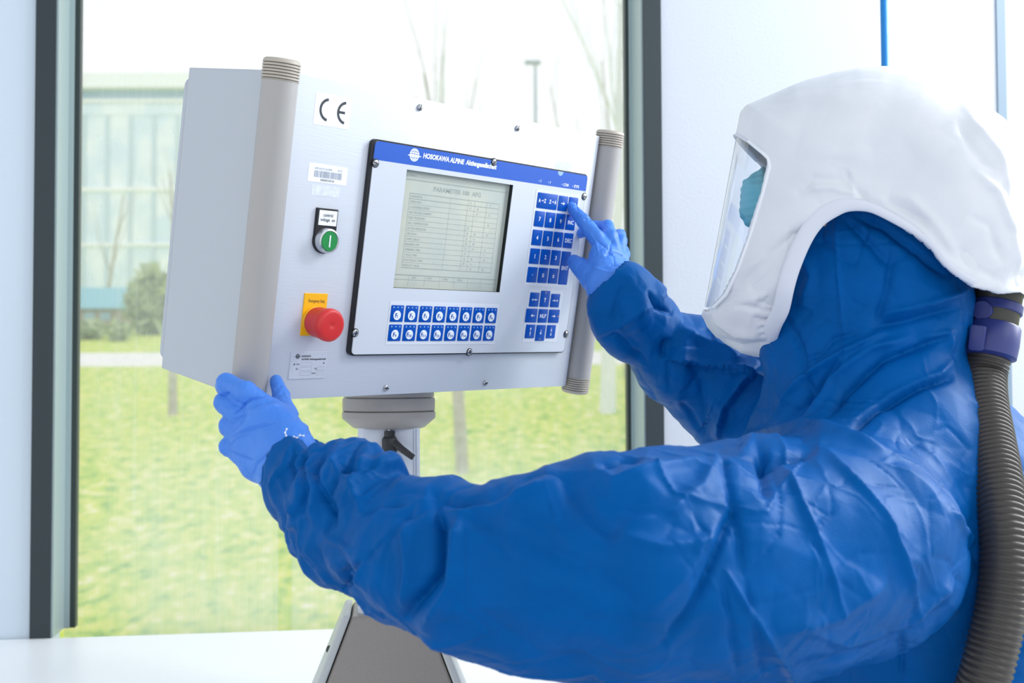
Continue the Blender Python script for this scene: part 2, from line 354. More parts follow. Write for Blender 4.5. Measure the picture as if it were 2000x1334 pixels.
tree(845, 42, 9.2, .07, 'faint leafless tree left of the one over the middle of the panel', 16, 0, 4)
tree(1140, 41, 9.6, .08, 'leafless tree between the street lamp and the window frame', 18, 0, 4)
tree(345, 57, 7.6, .14, 'leafless tree in front of the far pale building', 21, 0, 4)
tree(205, 63, 7.4, .13, 'leafless tree at the far left, over the teal roofed hut', 22, 0, 4)
# street lamp
gp = ground(1048, 33.); root = empty('street_lamp', gp, 'slender grey street lamp post with flat head against the white sky', 'street lamp')
ztop = at(1048, 116, 33.)[2]
b = MB(); b.tube([gp-np.array([0, 0, .1]), (gp[0], gp[1], ztop)], [.07, .045], 10); b.build('lamp_post', M['lamp_metal'], root, smooth=50)
b = MB(); b.prism(Fr((gp[0]-.05, gp[1], ztop-.05), (1, 0, 0), (0, 1, 0), (-.1, 0, 1)), rrect(-.26, -.11, .22, .11, .05), 0, .1, .03); b.build('lamp_head', M['lamp_metal'], root, smooth=40)
# far building, seen left of the panel
d = 70.; z0_ = zp; X0 = at(-700, 700, d)[0]; X1 = at(500, 700, d)[0]
def zat(py): return at(250, py, d)[2]
root = empty('office_building', (X0/2+X1/2, d+6, z0_), 'wide pale office building with a white roof edge beyond the lawn', 'building')
b = MB(); b.box(WF, X0, d, z0_, X1, d+12, zat(172))
b.build('wall', M['facade'], root)
b = MB(); b.box(WF, X0-.5, d-.8, zat(172), X1+.5, d+13, zat(143)); b.build('roof', M['fascia'], root)
for k, (y0, y1, nm, mm, ex) in enumerate(((190, 173, 'window_band', 'band', .06), (197, 190, 'ledge', 'fascia', .2), (221, 198, 'window_band', 'facade', .08), (372, 364, 'ledge', 'fascia', .12), (480, 474, 'ledge', 'fascia', .12))):
    b = MB(); b.box(WF, X0, d-ex, zat(y0), X1, d, zat(y1)); b.build(nm, M[mm], root)
for k, px in enumerate(range(160, 480, 46)):
    x = at(px, 600, d)[0]; b = MB(); b.box(WF, x-.12, d-.1, zat(640), x+.12, d, zat(222)); b.build('mullion', M['mullion'], root)
# hut
d = 51.; X0 = at(110, 600, d)[0]; X1 = at(236, 600, d)[0]; zh = CAM[2]+gh(50.6)
root = empty('garden_hut', (X0/2+X1/2, d+1, zh), 'small brown hut with a teal roof at the far left', 'hut')
zr = at(180, 603, d)[2]; zr1 = at(180, 556, d)[2]
b = MB(); b.box(WF, X0+.15, d, zh-.2, X1-.15, d+2.4, zr+.1); b.build('wall', M['hut_wall'], root)
b = MB(); b.add([(X0, d-.3, zr), (X1, d-.3, zr), (X1-.2, d+1.4, zr1), (X0+.2, d+1.4, zr1), (X0, d+3, zr), (X1, d+3, zr)], [(0, 1, 2, 3), (3, 2, 5, 4), (0, 3, 4), (1, 5, 2), (0, 4, 5, 1)]); b.build('roof', M['teal_roof'], root)
for q in range(3):
    x = X0+.5+q*(X1-X0-1)/2.6; b = MB(); b.box(WF, x, d-.03, zh+.5, x+.45, d+.02, zr-.15); b.build('shutter', M['band'], root)
def shrub(px, d, w, h, label, seed):
    rnd = np.random.RandomState(seed); c = ground(px, d)
    b = MB()
    n = 420; u = rnd.normal(size=(n, 3)); u /= np.linalg.norm(u, axis=1, keepdims=True); r_ = rnd.uniform(.35, 1, n)**.5
    for i in range(n):
        q = c+np.array([u[i, 0]*w*r_[i], u[i, 1]*w*.8*r_[i], h*.5+u[i, 2]*h*.5*r_[i]]); a = rnd.normal(size=3)*.14*h/1.2; e = rnd.normal(size=3)*.14*h/1.2
        b.add([q-a, q+e, q+a, q-e], [(0, 1, 2, 3)])
    o = b.build('shrub', M['leaf']); tag(o, label, 'shrub', 'shrubs beside the footpath')
shrub(168, 45, .8, .75, 'round green shrub in front of the teal roofed hut', 1)
shrub(300, 48, .9, 2.6, 'tall loose shrub right of the teal roofed hut', 2)
shrub(232, 44, .45, .7, 'small low shrub between the hut and the tall shrub', 3)
shrub(1222, 46, .8, 1.4, 'green shrub seen just left of the right window frame', 4)

# ------------------------------------------------------------------ control terminal
Rm = np.array([[0.67574038, -0.12772911, -0.72598913], [-0.00198365, 0.98455453, -0.17506695], [0.73713703, 0.11973992, 0.66504988]])
oc = np.array([(586-1000)/FPX-8.566e-05, (143-667)/FPX-2.33e-05, 1.])*1.30
PL = Fr(B@oc+CAM, B@Rm[:, 0], B@Rm[:, 1], -(B@Rm[:, 2]))               # plate frame: x right, y down, z out of the plate
SX, SY = at(760.5, 1334, 1.62)[:2]
term = empty('control_terminal', (SX, SY, TAB), 'light grey machine control terminal with screen and keypad, tilted on its stand on the worktop', 'control panel')
b = MB(); b.prism(PL, rrect(-.020, 0, .570, .38, .002), -.200, -.028, 0, 0); b.build('enclosure', M['enclosure'], term, smooth=35)
b = MB(); b.prism(PL, rrect(-.0185, .009, .5685, .372, .014), -.214, -.2012, 0); o = b.build('back_cover', M['enclosure'], term, smooth=35)
bv = o.modifiers.new('bevel', 'BEVEL'); bv.width = .005; bv.segments = 3; bv.limit_method = 'ANGLE'; bv.angle_limit = math.radians(50)
b = MB(); b.prism(PL, rrect(-.004, 0, .550, .38, .0015), -.028, 0, .0008); plate = b.build('front_plate', M['alu'], term, smooth=35)
for hx in (-.025, .575):
    fr = Fr(PL(hx, 0, -.001), PL.x, PL.z, PL.y)                        # z runs down the handle
    b = MB(); n = 40
    b.lathe(fr, [(.0200, .013), (.0206, .0135), (.0206, .3665), (.0200, .367)], n); h = b.build('handle', M['handle'], term, smooth=40)
    for zc, sg in ((-.011, 1), (.391, -1)):
        b = MB(); prof = [(.0001, zc), (.0185, zc), (.0205, zc+sg*.0015), (.0212, zc+sg*.004)]
        for g in range(6):
            a = zc+sg*(.0050+g*.0034); prof += [(.0212, a), (.0196, a+sg*.0003), (.0196, a+sg*.0010), (.0212, a+sg*.0013)]
        prof += [(.0212, zc+sg*.0240), (.0205, zc+sg*.0242)]
        b.lathe(fr, prof, n)
        b.m = [0]*len(b.m)
        for k, f in enumerate(b.f):
            if len(f) == 4:
                rr = [np.linalg.norm(np.array(b.v[i])-fr(0, 0, (np.array(b.v[i])-fr.o)@fr.z)) for i in f]
                if max(rr) < .0198 and abs((np.array(b.v[f[0]])-fr.o)@fr.z-zc) > .003: b.m[k] = 1
        b.build('handle_cap', [M['handle_cap'], M['groove']], h, smooth=40)
def screw(u, v, parent, z=0., r=.0042, ang=20, pan=.0028):
    fr = PL.at(u, v, z); b = MB(); b.lathe(fr, [(r*.98, 0), (r, pan*.45), (r*.8, pan*.85), (r*.4, pan), (.0001, pan*1.03)], 20)
    a = math.radians(ang); c, s_ = math.cos(a), math.sin(a); f2 = Fr(fr.o, fr.x*c+fr.y*s_, -fr.x*s_+fr.y*c, fr.z)
    b.box(f2, -r*.86, -r*.13, pan*.5, r*.86, r*.13, pan*1.06, 1); b.build('screw', [M['steel'], M['slot']], parent, smooth=40)
for (u, v, a) in ((.1863, .0112, 105), (.3693, .0125, 100), (.1846, .3712, 12), (.3698, .3706, 150)): screw(u, v, term, 0, .0042, a)
# ---- operator panel
OPZ = .0075
b = MB(); b.prism(PL, rrect(.112, .0590, .5275, .3268, .007), .0, .0062, 0); op = b.build('operator_panel', M['black'], term, smooth=35)
op['label'] = 'operator panel with display and blue keys'
# face sheet with a hole for the display
def ringface(b, fr, outer, inner, z, mi):
    bmx = bmesh.new()
    vo = [bmx.verts.new(fr(x, y, z)) for x, y in outer]; vi = [bmx.verts.new(fr(x, y, z)) for x, y in inner]
    ed = [bmx.edges.new((vo[i], vo[(i+1) % len(vo)])) for i in range(len(vo))]+[bmx.edges.new((vi[i], vi[(i+1) % len(vi)])) for i in range(len(vi))]
    bmesh.ops.triangle_fill(bmx, edges=ed, use_beauty=True); bmx.verts.index_update()
    b.add([v.co[:] for v in bmx.verts], [tuple(v.index for v in f.verts) for f in bmx.faces], mi); bmx.free()
E = (.171, .0900, .368, .2395)                                          # display opening
XL, XR = .1155, .5255
low = [(x, y) for x, y in rrect(XL, .0610, XR, .3250, .0055)]
sheet = [(XL, .0838)]+[(XR, .0838)]+[p for p in low if p[1] > .2 and p[0] > .3]+[p for p in low if p[1] > .2 and p[0] < .3]
b = MB(); inner = [(E[0], E[1]), (E[2], E[1]), (E[2], E[3]), (E[0], E[3])]
ringface(b, PL, sheet, inner, OPZ, 0)
rim = rrect(XL, .0610, XR, .3250, .0055); n = len(rim)
b.add([PL(x, y, .0062) for x, y in rim]+[PL(x, y, OPZ) for x, y in rim], [(i, (i+1) % n, n+(i+1) % n, n+i) for i in range(n)], 0)
b.build('face_sheet', M['membrane'], op)
band = [(XR, .0838), (XL, .0838)]+[p for p in rim if p[1] < .2 and p[0] < .3][0:]+[p for p in rim if p[1] < .2 and p[0] > .3]
b = MB(); b.prism(PL, band, .0063, OPZ+.0001)
BZ = OPZ+.0003
b.text(PL, 'HOSOKAWA ALPINE', .1952, .0663, .0735, .0068, BZ, 1, .045, .12)
b.text(PL, 'Aktiengesellschaft', .2715, .0660, .0590, .0088, BZ, 1, .045, .12)
def globe(b, fr, cx, cy, r, z, ink, gap):
    b.prism(fr, circ(cx, cy, r, 32), z-.0001, z, 0, ink)
    for k in (-.55, 0, .55):
        pts = [(cx+r*k*math.cos(t), cy+r*.92*math.sin(t)) for t in np.linspace(-math.pi/2, math.pi/2, 12)]
        for a, c in zip(pts[:-1], pts[1:]): b.add([fr(a[0]-r*.03, a[1], z+.0001), fr(a[0]+r*.03, a[1], z+.0001), fr(c[0]+r*.03, c[1], z+.0001), fr(c[0]-r*.03, c[1], z+.0001)], [(0, 1, 2, 3)], gap)
    for k in (-.5, -.15, .45):
        w = r*math.sqrt(1-k*k)*.96; b.add([fr(cx-w, cy+r*k-r*.03, z+.0001), fr(cx+w, cy+r*k-r*.03, z+.0001), fr(cx+w, cy+r*k+r*.03, z+.0001), fr(cx-w, cy+r*k+r*.03, z+.0001)], [(0, 1, 2, 3)], gap)
    b.add([fr(cx-r*1.35, cy+r*.05, z+.0002), fr(cx+r*1.35, cy+r*.05, z+.0002), fr(cx+r*1.35, cy+r*.2, z+.0002), fr(cx-r*1.35, cy+r*.2, z+.0002)], [(0, 1, 2, 3)], ink)
globe(b, PL, .1805, .0708, .0082, BZ, 1, 0)
for (u, t) in ((.4200, '!'), (.4400, '?'), (.4700, 'COM'), (.4940, 'SYS')):
    b.prism(PL, circ(u, .0790, .0010, 10), OPZ, BZ, 0, 2)
    b.text(PL, t, u+.0030, .0768, 0 if len(t) == 1 else .0115, .0042, BZ, 1, .03)
b.prism(PL, [(.4635+.006*math.cos(a), .0612+.006*math.sin(a)) for a in np.linspace(0, math.pi, 12)], OPZ, BZ, 0, 2)
b.build('header_band', [M['blue_band'], M['white_ink'], M['pale_ink']], op)
# display: dark reveal and screen set back
RD = -.0075
b = MB(); x0, y0, x1, y1 = E
for q in (((x0, y0), (x1, y0)), ((x1, y0), (x1, y1)), ((x1, y1), (x0, y1)), ((x0, y1), (x0, y0))):
    (a, c), (e, f) = q; b.add([PL(a, c, OPZ), PL(e, f, OPZ), PL(e, f, .0005), PL(a, c, .0005)], [(0, 1, 2, 3)], 0)
b.build('display_reveal', M['recess'], op)
# the display sits behind the opening, so the gasket and plate are opened for it
def cut_hole(obj, z0, z1):
    c = MB(); c.prism(PL, inner, z0, z1); k = c.build('cutter', M['black'], term)
    md_ = obj.modifiers.new('cut', 'BOOLEAN'); md_.object = k; md_.operation = 'DIFFERENCE'; md_.solver = 'EXACT'
    bpy.context.view_layer.update(); dg = bpy.context.evaluated_depsgraph_get()
    me = bpy.data.meshes.new_from_object(obj.evaluated_get(dg)); obj.modifiers.clear(); obj.data = me; bpy.data.objects.remove(k)
cut_hole(op, .0006, .02)
b = MB(); b.prism(PL, inner, .0001, .0011, 0, 0)
sf = PL
sx0, sy0, sw, sh = x0+.003, y0+.003, (x1-x0)-.006, (y1-y0)-.004; Zs = .00125
def sline(ua, va, ub, vb, t=.00035, mi=1): 
    if abs(ub-ua) > abs(vb-va): b.add([PL(ua, va-t, Zs), PL(ub, va-t, Zs), PL(ub, va+t, Zs), PL(ua, va+t, Zs)], [(0, 1, 2, 3)], mi)
    else: b.add([PL(ua-t, va, Zs), PL(ua+t, va, Zs), PL(ua+t, vb, Zs), PL(ua-t, vb, Zs)], [(0, 1, 2, 3)], mi)
sline(sx0, sy0+.0085, sx0+sw, sy0+.0085, .0007)
b.text(PL, 'PARAMETER 100  AFG', x0+.055, y0+.0165, .088, .0062, Zs, 1, .03)
b.text(PL, 'Alpine', x0+.0095, y0+.0048, .014, .0032, Zs, 1)
b.add([PL(x0+.0035, y0+.0082, Zs), PL(x0+.0085, y0+.0082, Zs), PL(x0+.006, y0+.0038, Zs)], [(0, 1, 2)], 1)
tx0, tx1 = x0+.0155, x1-.016
rows = [y0+.0285+.0068*k for k in range(15)]
for k, v in enumerate(rows): sline(tx0, v, tx1, v, .0005 if k in (0, 1, 14) else .00022)
for ua in (tx0, tx0+.072, tx0+.105, tx0+.118, tx0+.141, tx1): sline(ua, rows[0], ua, rows[-1], .0002)
rnd = random.Random(4)
words = ['PARAMETER', 'SPEED MAX', 'CLASSIFIER SPEED', 'MILL MOTOR CURRENT', 'FEED PRESSURE', 'MILL TEMPERATURE', 'FILTER PRESSURE', 'AIR FLOW', 'START DELAY', 'RINSING AIR', 'OPENING TIME', 'CYCLE TIME', 'STOP DELAY TIME', 'PRODUCT VALVE']
for k, w in enumerate(words):
    b.text(PL, w, tx0+.002, rows[k]+.0022, .0022*len(w), .0028, Zs, 1)
    for ua in (tx0+.107, tx0+.121, tx0+.145):
        if rnd.random() < .6: b.text(PL, str(rnd.randint(1, 99)), ua+.002, rows[k]+.0022, 0, .0026, Zs, 1)
yb = y1-.0165
for v, t in ((yb, .0006), (yb+.006, .0003)): sline(sx0, v, sx0+sw, v, t)
for ua in (.03, .058, .085, .112, .138, .163): sline(x0+ua, yb, x0+ua, y1-.003, .0002)
for ua, t in ((.036, 'EDIT'), (.062, 'COPY'), (.089, 'STORE'), (.118, 'MENU')): b.text(PL, t, x0+ua, yb+.0018, 0, .0026, Zs, 1)
b.build('display', [M['lcd'], M['lcd_ink']], op)
# key fields and keys
b = MB(); b.rbox(PL, .1685, .2565, .3705, .3128, OPZ, OPZ+.0004, .001); b.rbox(PL, .4165, .0905, .5155, .2275, OPZ, OPZ+.0004, .001); b.rbox(PL, .4285, .2330, .5045, .3100, OPZ, OPZ+.0004, .001)
b.build('key_field', M['membrane_light'], op)
KZ = OPZ+.0004
def key(u0, v0, u1, v1, txt=None, marks=None, fs=.0058, circle=False, sub=None, leds=None):
    b = MB(); b.rbox(PL, u0, v0, u1, v1, KZ, KZ+.0008, .0012, .0004, 0, 3); z = KZ+.0010; cu, cv = (u0+u1)/2, (v0+v1)/2
    if circle:
        cv += .0022; b.prism(PL, circ(cu, cv, .0062, 24), z-.0002, z, 0, 1)
        b.text(PL, 'F', cu-(.0034 if len(sub) == 1 else .0046), cv-.0028, 0, .0058, z+.0002, 2, .03)
        b.text(PL, sub, cu+(.0003 if len(sub) == 1 else -.0010), cv+.0000, 0 if len(sub) == 1 else .0048, .0034, z+.0002, 2, .03)
        for k in (-.0068, 0, .0068): b.prism(PL, rrect(cu+k-.0009, v0+.0018, cu+k+.0009, v0+.0036, .0003), z-.0002, z, 0, 3)
    if txt:
        V, F = glyphs(txt, .02, 0); w = (V.max(0)-V.min(0))[:2]; h = fs*(w[1]/.72 if txt not in '.' else .25); wd_ = min(w[0]/w[1]*h, (u1-u0)*.86)
        b.text(PL, txt, cu-wd_/2, cv-h/2, wd_, h, z, 1, .02)
    for (mu, mv, ang, s_) in (marks or ()):                             # arrows
        a = math.radians(ang); f2 = Fr(PL(cu+mu, cv+mv), PL.x*math.cos(a)+PL.y*math.sin(a), -PL.x*math.sin(a)+PL.y*math.cos(a), PL.z)
        b.add([f2(-s_, -s_*.12, z), f2(.2*s_, -s_*.12, z), f2(.2*s_, s_*.12, z), f2(-s_, s_*.12, z)], [(0, 1, 2, 3)], 1)
        b.add([f2(.0, -s_*.6, z), f2(s_*.95, 0, z), f2(0, s_*.6, z), f2(.25*s_, 0, z)], [(0, 1, 2, 3)], 1)
    for (lu, lv) in (leds or ()): b.prism(PL, circ(lu, lv, .0009, 10), z-.0002, z, 0, 4)
    o = b.build('key', [M['key_blue'], M['white_ink'], M['blue_ink'], M['pale_ink'], M['yellow']], op, smooth=35); return o
for r_ in range(2):
    for c in range(8): u = .1712+c*.02493; v = .2615+r_*.0249; key(u, v, u+.0215, v+.0215, circle=True, sub=str(r_*8+c+1))
k_ = key(.4205, .0947, .4640, .1168, marks=[(-.0108, 0, 0, .0027), (.0118, 0, 0, .0027)]); k_.data.name = 'key'
kb = MB()
for t, u in (('A', -.0195), ('Z', -.0078), ('Z', .0035), ('A', .0150)): kb.text(PL, t, .4422+u, .1057-.0027, .0044, .0056, KZ+.0011, 0, .03)
kb.build('key_lettering', M['white_ink'], op)
key(.4665, .0950, .4870, .1170, marks=[(0, 0, 0, .0045)]); key(.4895, .0950, .5100, .1170, 'CLR')
for r_, row in enumerate((('7', '8', '9', 'INC'), ('4', '5', '6', 'DEC'), ('1', '2', '3', None), ('.', '0', '\u00b1', None))):
    for c, t in enumerate(row):
        if t: u = .4200+c*.0231; v = .1208+r_*.0267; key(u, v, u+.0208, v+.0222, t)
key(.4895, .1747, .5100, .2238, 'ENT')
g = .4318; 
key(.4320, .2374, .4520, .2580, marks=[(-.0032, 0, 180, .0032), (.0032, 0, 180, .0032)])
key(.4550, .2340, .4752, .2580, marks=[(0, .0012, -90, .0040)], leds=[(.4651, .2372)])
key(.4785, .2380, .4982, .2580, marks=[(-.0032, 0, 0, .0032), (.0032, 0, 0, .0032)])
key(.4282, .2608, .4525, .2812, marks=[(.002, 0, 180, .0042)]); key(.4553, .2610, .4755, .2812, 'HLP'); key(.4784, .2612, .5022, .2812, marks=[(-.001, 0, 0, .0042)], leds=[(.4992, .2712)])
key(.4320, .2841, .4520, .3043, marks=[(0, -.0032, -90, .0032), (0, .0032, -90, .0032)])
key(.4550, .2845, .4752, .3082, marks=[(0, -.0010, 90, .0040)], leds=[(.4651, .3052)])
key(.4784, .2845, .4980, .3043, marks=[(0, -.0032, 90, .0032), (0, .0032, 90, .0032)])
for (u, v, a) in ((.1190, .0880, 15), (.3245, .0635, 135), (.5235, .0917, 0), (.5245, .2981, 120), (.3227, .3238, 60), (.1171, .2976, 100)):
    b = MB(); b.lathe(PL.at(u, v, 0), [(.0056, .0060), (.0056, OPZ+.0003), (.0046, OPZ+.0003)], 22); b.build('screw_washer', M['black'], op, smooth=35)
    screw(u, v, op, OPZ+.0002, .0044, a, .002)
# ---- stickers on the plate
def ce_arc(b, fr, cx, cy, R_, r_, a0, a1, z, mi):
    n = 18; T = np.linspace(math.radians(a0), math.radians(a1), n)
    for s, e in zip(T[:-1], T[1:]): b.add([fr(cx+R_*math.cos(s), cy+R_*math.sin(s), z), fr(cx+R_*math.cos(e), cy+R_*math.sin(e), z), fr(cx+r_*math.cos(e), cy+r_*math.sin(e), z), fr(cx+r_*math.cos(s), cy+r_*math.sin(s), z)], [(0, 1, 2, 3)], mi)
b = MB(); b.rbox(PL, .0252, .0165, .0780, .0535, 0, .0003, .002)
cs = .0135
ce_arc(b, PL, .0457, .0350, cs, cs*.76, 97, 263, .0005, 1)
ce_arc(b, PL, .0716, .0350, cs, cs*.76, 97, 263, .0005, 1)
b.add([PL(.0610, .0335, .0005), PL(.0700, .0335, .0005), PL(.0700, .0365, .0005), PL(.0610, .0365, .0005)], [(0, 1, 2, 3)], 1)
b.build('ce_label', [M['label'], M['dark_ink']], term)
b = MB(); b.rbox(PL, .0260, .0980, .0835, .1195, 0, .0003, .002); b.text(PL, 'APPLIANCE NUMBER', .0345, .1022, .026, .0026, .0005, 1); b.text(PL, 'SYS', .0685, .1020, .007, .0028, .0005, 1)
rnd = random.Random(2); u = .0345
while u < .0755:
    w = rnd.choice((.0004, .0006, .0011)); b.add([PL(u, .1060, .0005), PL(u+w, .1060, .0005), PL(u+w, .1138, .0005), PL(u, .1138, .0005)], [(0, 1, 2, 3)], 1); u += w+rnd.choice((.0004, .0006, .0009))
b.text(PL, '0000010018', .0445, .1151, .0200, .0027, .0005, 2); b.build('barcode_label', [M['label'], M['grey_ink'], M['dark_ink']], term)
M['residue'] = mat('faint glue residue', (212, 220, 226), .7, vary=(160, (226, 232, 238), .4, .6))
b = MB(); b.rbox(PL, .0338, .1228, .0750, .1350, 0, .0002, .001); b.build('glue_residue', M['residue'], term)
b = MB(); b.rbox(PL, .4580, .0440, .4975, .0580, 0, .0002, .001); b.build('glue_residue', M['residue'], term)
# nameplate
b = MB(); b.rbox(PL, .0282, .3222, .0826, .3550, 0, .0012, .0004); z = .0014
globe(b, PL, .0385, .3275, .0030, z, 1, 0); b.text(PL, 'HOSOKAWA', .0440, .3262, .0140, .0024, z, 1, .03, .1); b.text(PL, 'ALPINE Aktiengesellschaft', .0440, .3300, .0370, .0028, z, 1, .03, .1)
def obox(u0, v0, u1, v1):
    t = .00022
    for q in ((u0, v0, u1, v0+t), (u0, v1-t, u1, v1), (u0, v0, u0+t, v1), (u1-t, v0, u1, v1)): b.add([PL(q[0], q[1], z), PL(q[2], q[1], z), PL(q[2], q[3], z), PL(q[0], q[3], z)], [(0, 1, 2, 3)], 2)
obox(.0440, .3350, .0610, .3392); obox(.0440, .3408, .0610, .3450); obox(.0440, .3466, .0610, .3508); obox(.0690, .3408, .0805, .3450); obox(.0690, .3466, .0805, .3508)
b.text(PL, 'Type', .0368, .3358, .0055, .0028, z, 1); b.text(PL, 'No.', .0375, .3414, .004, .0026, z, 1); b.text(PL, 'Baujahr', .0620, .3474, .0060, .0026, z, 1); b.text(PL, 'kg', .0655, .3414, .003, .003, z, 1); b.prism(PL, circ(.0786, .3362, .0010, 8), z-.0002, z, 0, 1); b.prism(PL, circ(.0345, .3372, .0010, 8), z-.0002, z, 0, 1)
b.build('nameplate', [M['alu'], M['dark_ink'], M['grey_ink']], term)
# control voltage button
bx = .0578
hold = [(.0427, .1495), (.0432, .1490), (.0730, .1490), (.0735, .1495), (.0735, .181)]+[(bx+.0158*math.cos(a), .187+.0158*math.sin(a)) for a in np.linspace(0, math.pi, 16)]+[(.0427, .181)]
b = MB(); b.prism(PL, hold, 0, .0042, .0008); b.rbox(PL, .0452, .1512, .0718, .1690, .0042, .0046, .0004, 0, 1)
b.text(PL, 'control', .0515, .1545, .0140, .0042, .0049, 2, .01); b.text(PL, 'voltage  on', .0475, .1602, .0215, .0052, .0049, 2, .01)
pb = b.build('push_button', [M['black'], M['label'], M['dark_ink']], term, smooth=35, label='green control voltage button')
fr = PL.at(bx, .1868, .004)
b = MB(); b.lathe(fr, [(.0149, 0), (.0149, .0075), (.0145, .0088), (.0128, .0098), (.0120, .0088), (.0120, .006)], 36); b.build('bezel_ring', M['chrome'], pb, smooth=35)
b = MB(); b.lathe(fr, [(.0118, .005), (.0118, .0088), (.0112, .0096), (.0001, .0096)], 36); b.rbox(fr, -.0009, -.0072, .0009, .0072, .0096, .0100, .0006, 0, 1); b.build('button_cap', [M['green'], M['white_ink']], pb, smooth=35)
# emergency stop
b = MB(); b.rbox(PL, .0390, .2510, .0735, .3025, 0, .0014, .0008, .0004); b.text(PL, 'Emergency Stop', .0455, .2580, .0240, .0052, .0017, 1, .0); es = b.build('emergency_stop', [M['yellow'], M['dark_ink']], term, label='red emergency stop button on a yellow plate')
fr = PL.at(.0565, .2845, .0014); 
b = MB(); b.lathe(fr, [(.0165, 0), (.0178, .001), (.0178, .003), (.0165, .0038)], 36); b.build('button_collar', M['yellow'], es, smooth=35)
b = MB(); b.lathe(fr, [(.0160, .003), (.0175, .0045), (.0183, .008), (.0186, .0200), (.0193, .0240), (.0200, .0280), (.0197, .0325), (.0180, .0350), (.0150, .0358), (.006, .0352), (.0006, .0351), (.0001, .0345)], 44); b.build('stop_knob', M['red'], es, smooth=60)
# ---- stand
CX_, CY_ = B[0]@(np.array([-.1762, .0513, 1.6147])), B[1]@(np.array([-.1762, .0513, 1.6147]))
cz = CAM[2]+B[2]@np.array([-.1762, .0513, 1.6147])
ztopd = at(759, 775, 1.56)[2]; SC = at(759.5, 800, 1.615); SXc, SYc = SC[0], SC[1]
def zpx(py, dz=1.615): return at(760, py, dz)[2]
yw = math.atan2(-SXc, SYc)
ST = Fr((SXc, SYc, 0), (math.cos(yw), math.sin(yw), 0), (-math.sin(yw), math.cos(yw), 0), (0, 0, 1))
Rs = .0650
b = MB(); b.lathe(ST, [(Rs*.96, zpx(803)), (Rs, zpx(801)), (Rs, zpx(779)), (Rs*.98, zpx(777)), (Rs*.5, zpx(776))], 56); b.build('swivel_ring', M['swivel'], term, smooth=35)
b = MB(); b.lathe(ST, [(Rs*.72, zpx(836)), (Rs*.78, zpx(834)), (Rs*1.0, zpx(817)), (Rs*1.01, zpx(814)), (Rs*1.01, zpx(804.5)), (Rs*.98, zpx(803))], 56); b.build('swivel_housing', M['swivel'], term, smooth=35)
b = MB(); b.lathe(ST, [(Rs*.97, zpx(776)), (Rs*.98, zpx(774)), (Rs*.98, zpx(758))], 48); b.build('tilt_joint', M['swivel'], term, smooth=35)
b = MB()
colp = rrect(-.043, -.036, .043, .036, .012, 6)
b.prism(ST, colp, TAB+.10, zpx(834)); 
for gx in (.0335, .0375): b.box(ST, gx, -.0363, TAB+.10, gx+.0006, -.0352, zpx(836), 1)
b.build('column', [M['column'], M['grey_ink']], term, smooth=40)
# clamp lever
lp = at(761, 862, 1.572); b = MB(); FL = Fr(lp, (1, 0, 0), (0, 1, 0), (0, 0, 1))
b.lathe(FL, [(.0085, -.016), (.0105, -.014), (.0105, .003), (.0088, .006), (.0075, .0065), (.0075, .0140), (.005, .0145)], 24)
arm_pts = [lp+np.array([.006, -.002, -.002]), lp+np.array([.016, -.008, -.009]), lp+np.array([.030, -.012, -.019]), lp+np.array([.034, -.012, -.0215])]
b.tube(arm_pts, [.0075, .0058, .0052, .0050], 14, flat=.8); lv = b.build('clamp_lever', M['lever'], term, smooth=45)
b = MB(); b.lathe(FL, [(.0035, -.019), (.0045, -.0185), (.0045, -.015)], 14); b.build('lever_screw', M['copper'], lv, smooth=35); b = MB(); b.lathe(FL, [(.0030, .0135), (.0030, .020)], 12); b.build('lever_stud', M['steel'], lv, smooth=35)
# base: a taupe trapezoid body with pale side covers
def loft4(name, z0, z1, wf0, wf1, yf0, yf1, yb0, yb1, xoff0, xoff1, m, parent):
    b = MB(); V = [ST(-wf0, yf0, z0), ST(wf0, yf0, z0), ST(wf0, yb0, z0), ST(-wf0, yb0, z0), ST(-wf1, yf1, z1), ST(wf1, yf1, z1), ST(wf1, yb1, z1), ST(-wf1, yb1, z1)]
    b.add(V, [(0, 1, 5, 4), (1, 2, 6, 5), (2, 3, 7, 6), (3, 0, 4, 7), (4, 5, 6, 7), (3, 2, 1, 0)]); o = b.build(name, m, parent)
    bv = o.modifiers.new('bevel', 'BEVEL'); bv.width = .004; bv.segments = 3; return o
zt_ = TAB+.170
base = loft4('base', TAB, zt_, .118, .050, -.125, -.052, .125, .06, 0, 0, M['taupe'], term)
for sg in (-1, 1):
    b = MB(); V = []
    for (wo_, yy0, yy1, z) in ((.119, -.127, .127, TAB), (.051, -.054, .062, zt_+.002)):
        for w_ in (wo_, wo_+.011):
            for yy in (yy0, yy1): V.append(ST(sg*w_, yy, z))
    b.add(V, [(0, 1, 3, 2), (4, 5, 7, 6), (0, 2, 6, 4), (1, 3, 7, 5), (0, 1, 5, 4), (2, 3, 7, 6)]); o = b.build('side_cover', M['side_grey'], base)
    bv = o.modifiers.new('bevel', 'BEVEL'); bv.width = .003; bv.segments = 2
    for zz in (.045, .12):
        w_ = .119+(.051-.119)*zz/.172+.011; fr = framez(ST(sg*(w_-.001), -.02, TAB+zz), ST.x*sg+np.array([0, 0, .35])); b = MB(); b.lathe(fr, [(.005, 0), (.005, .002), (.003, .004), (.0001, .0042)], 14); b.build('cover_screw', M['gasket'], base, smooth=40)

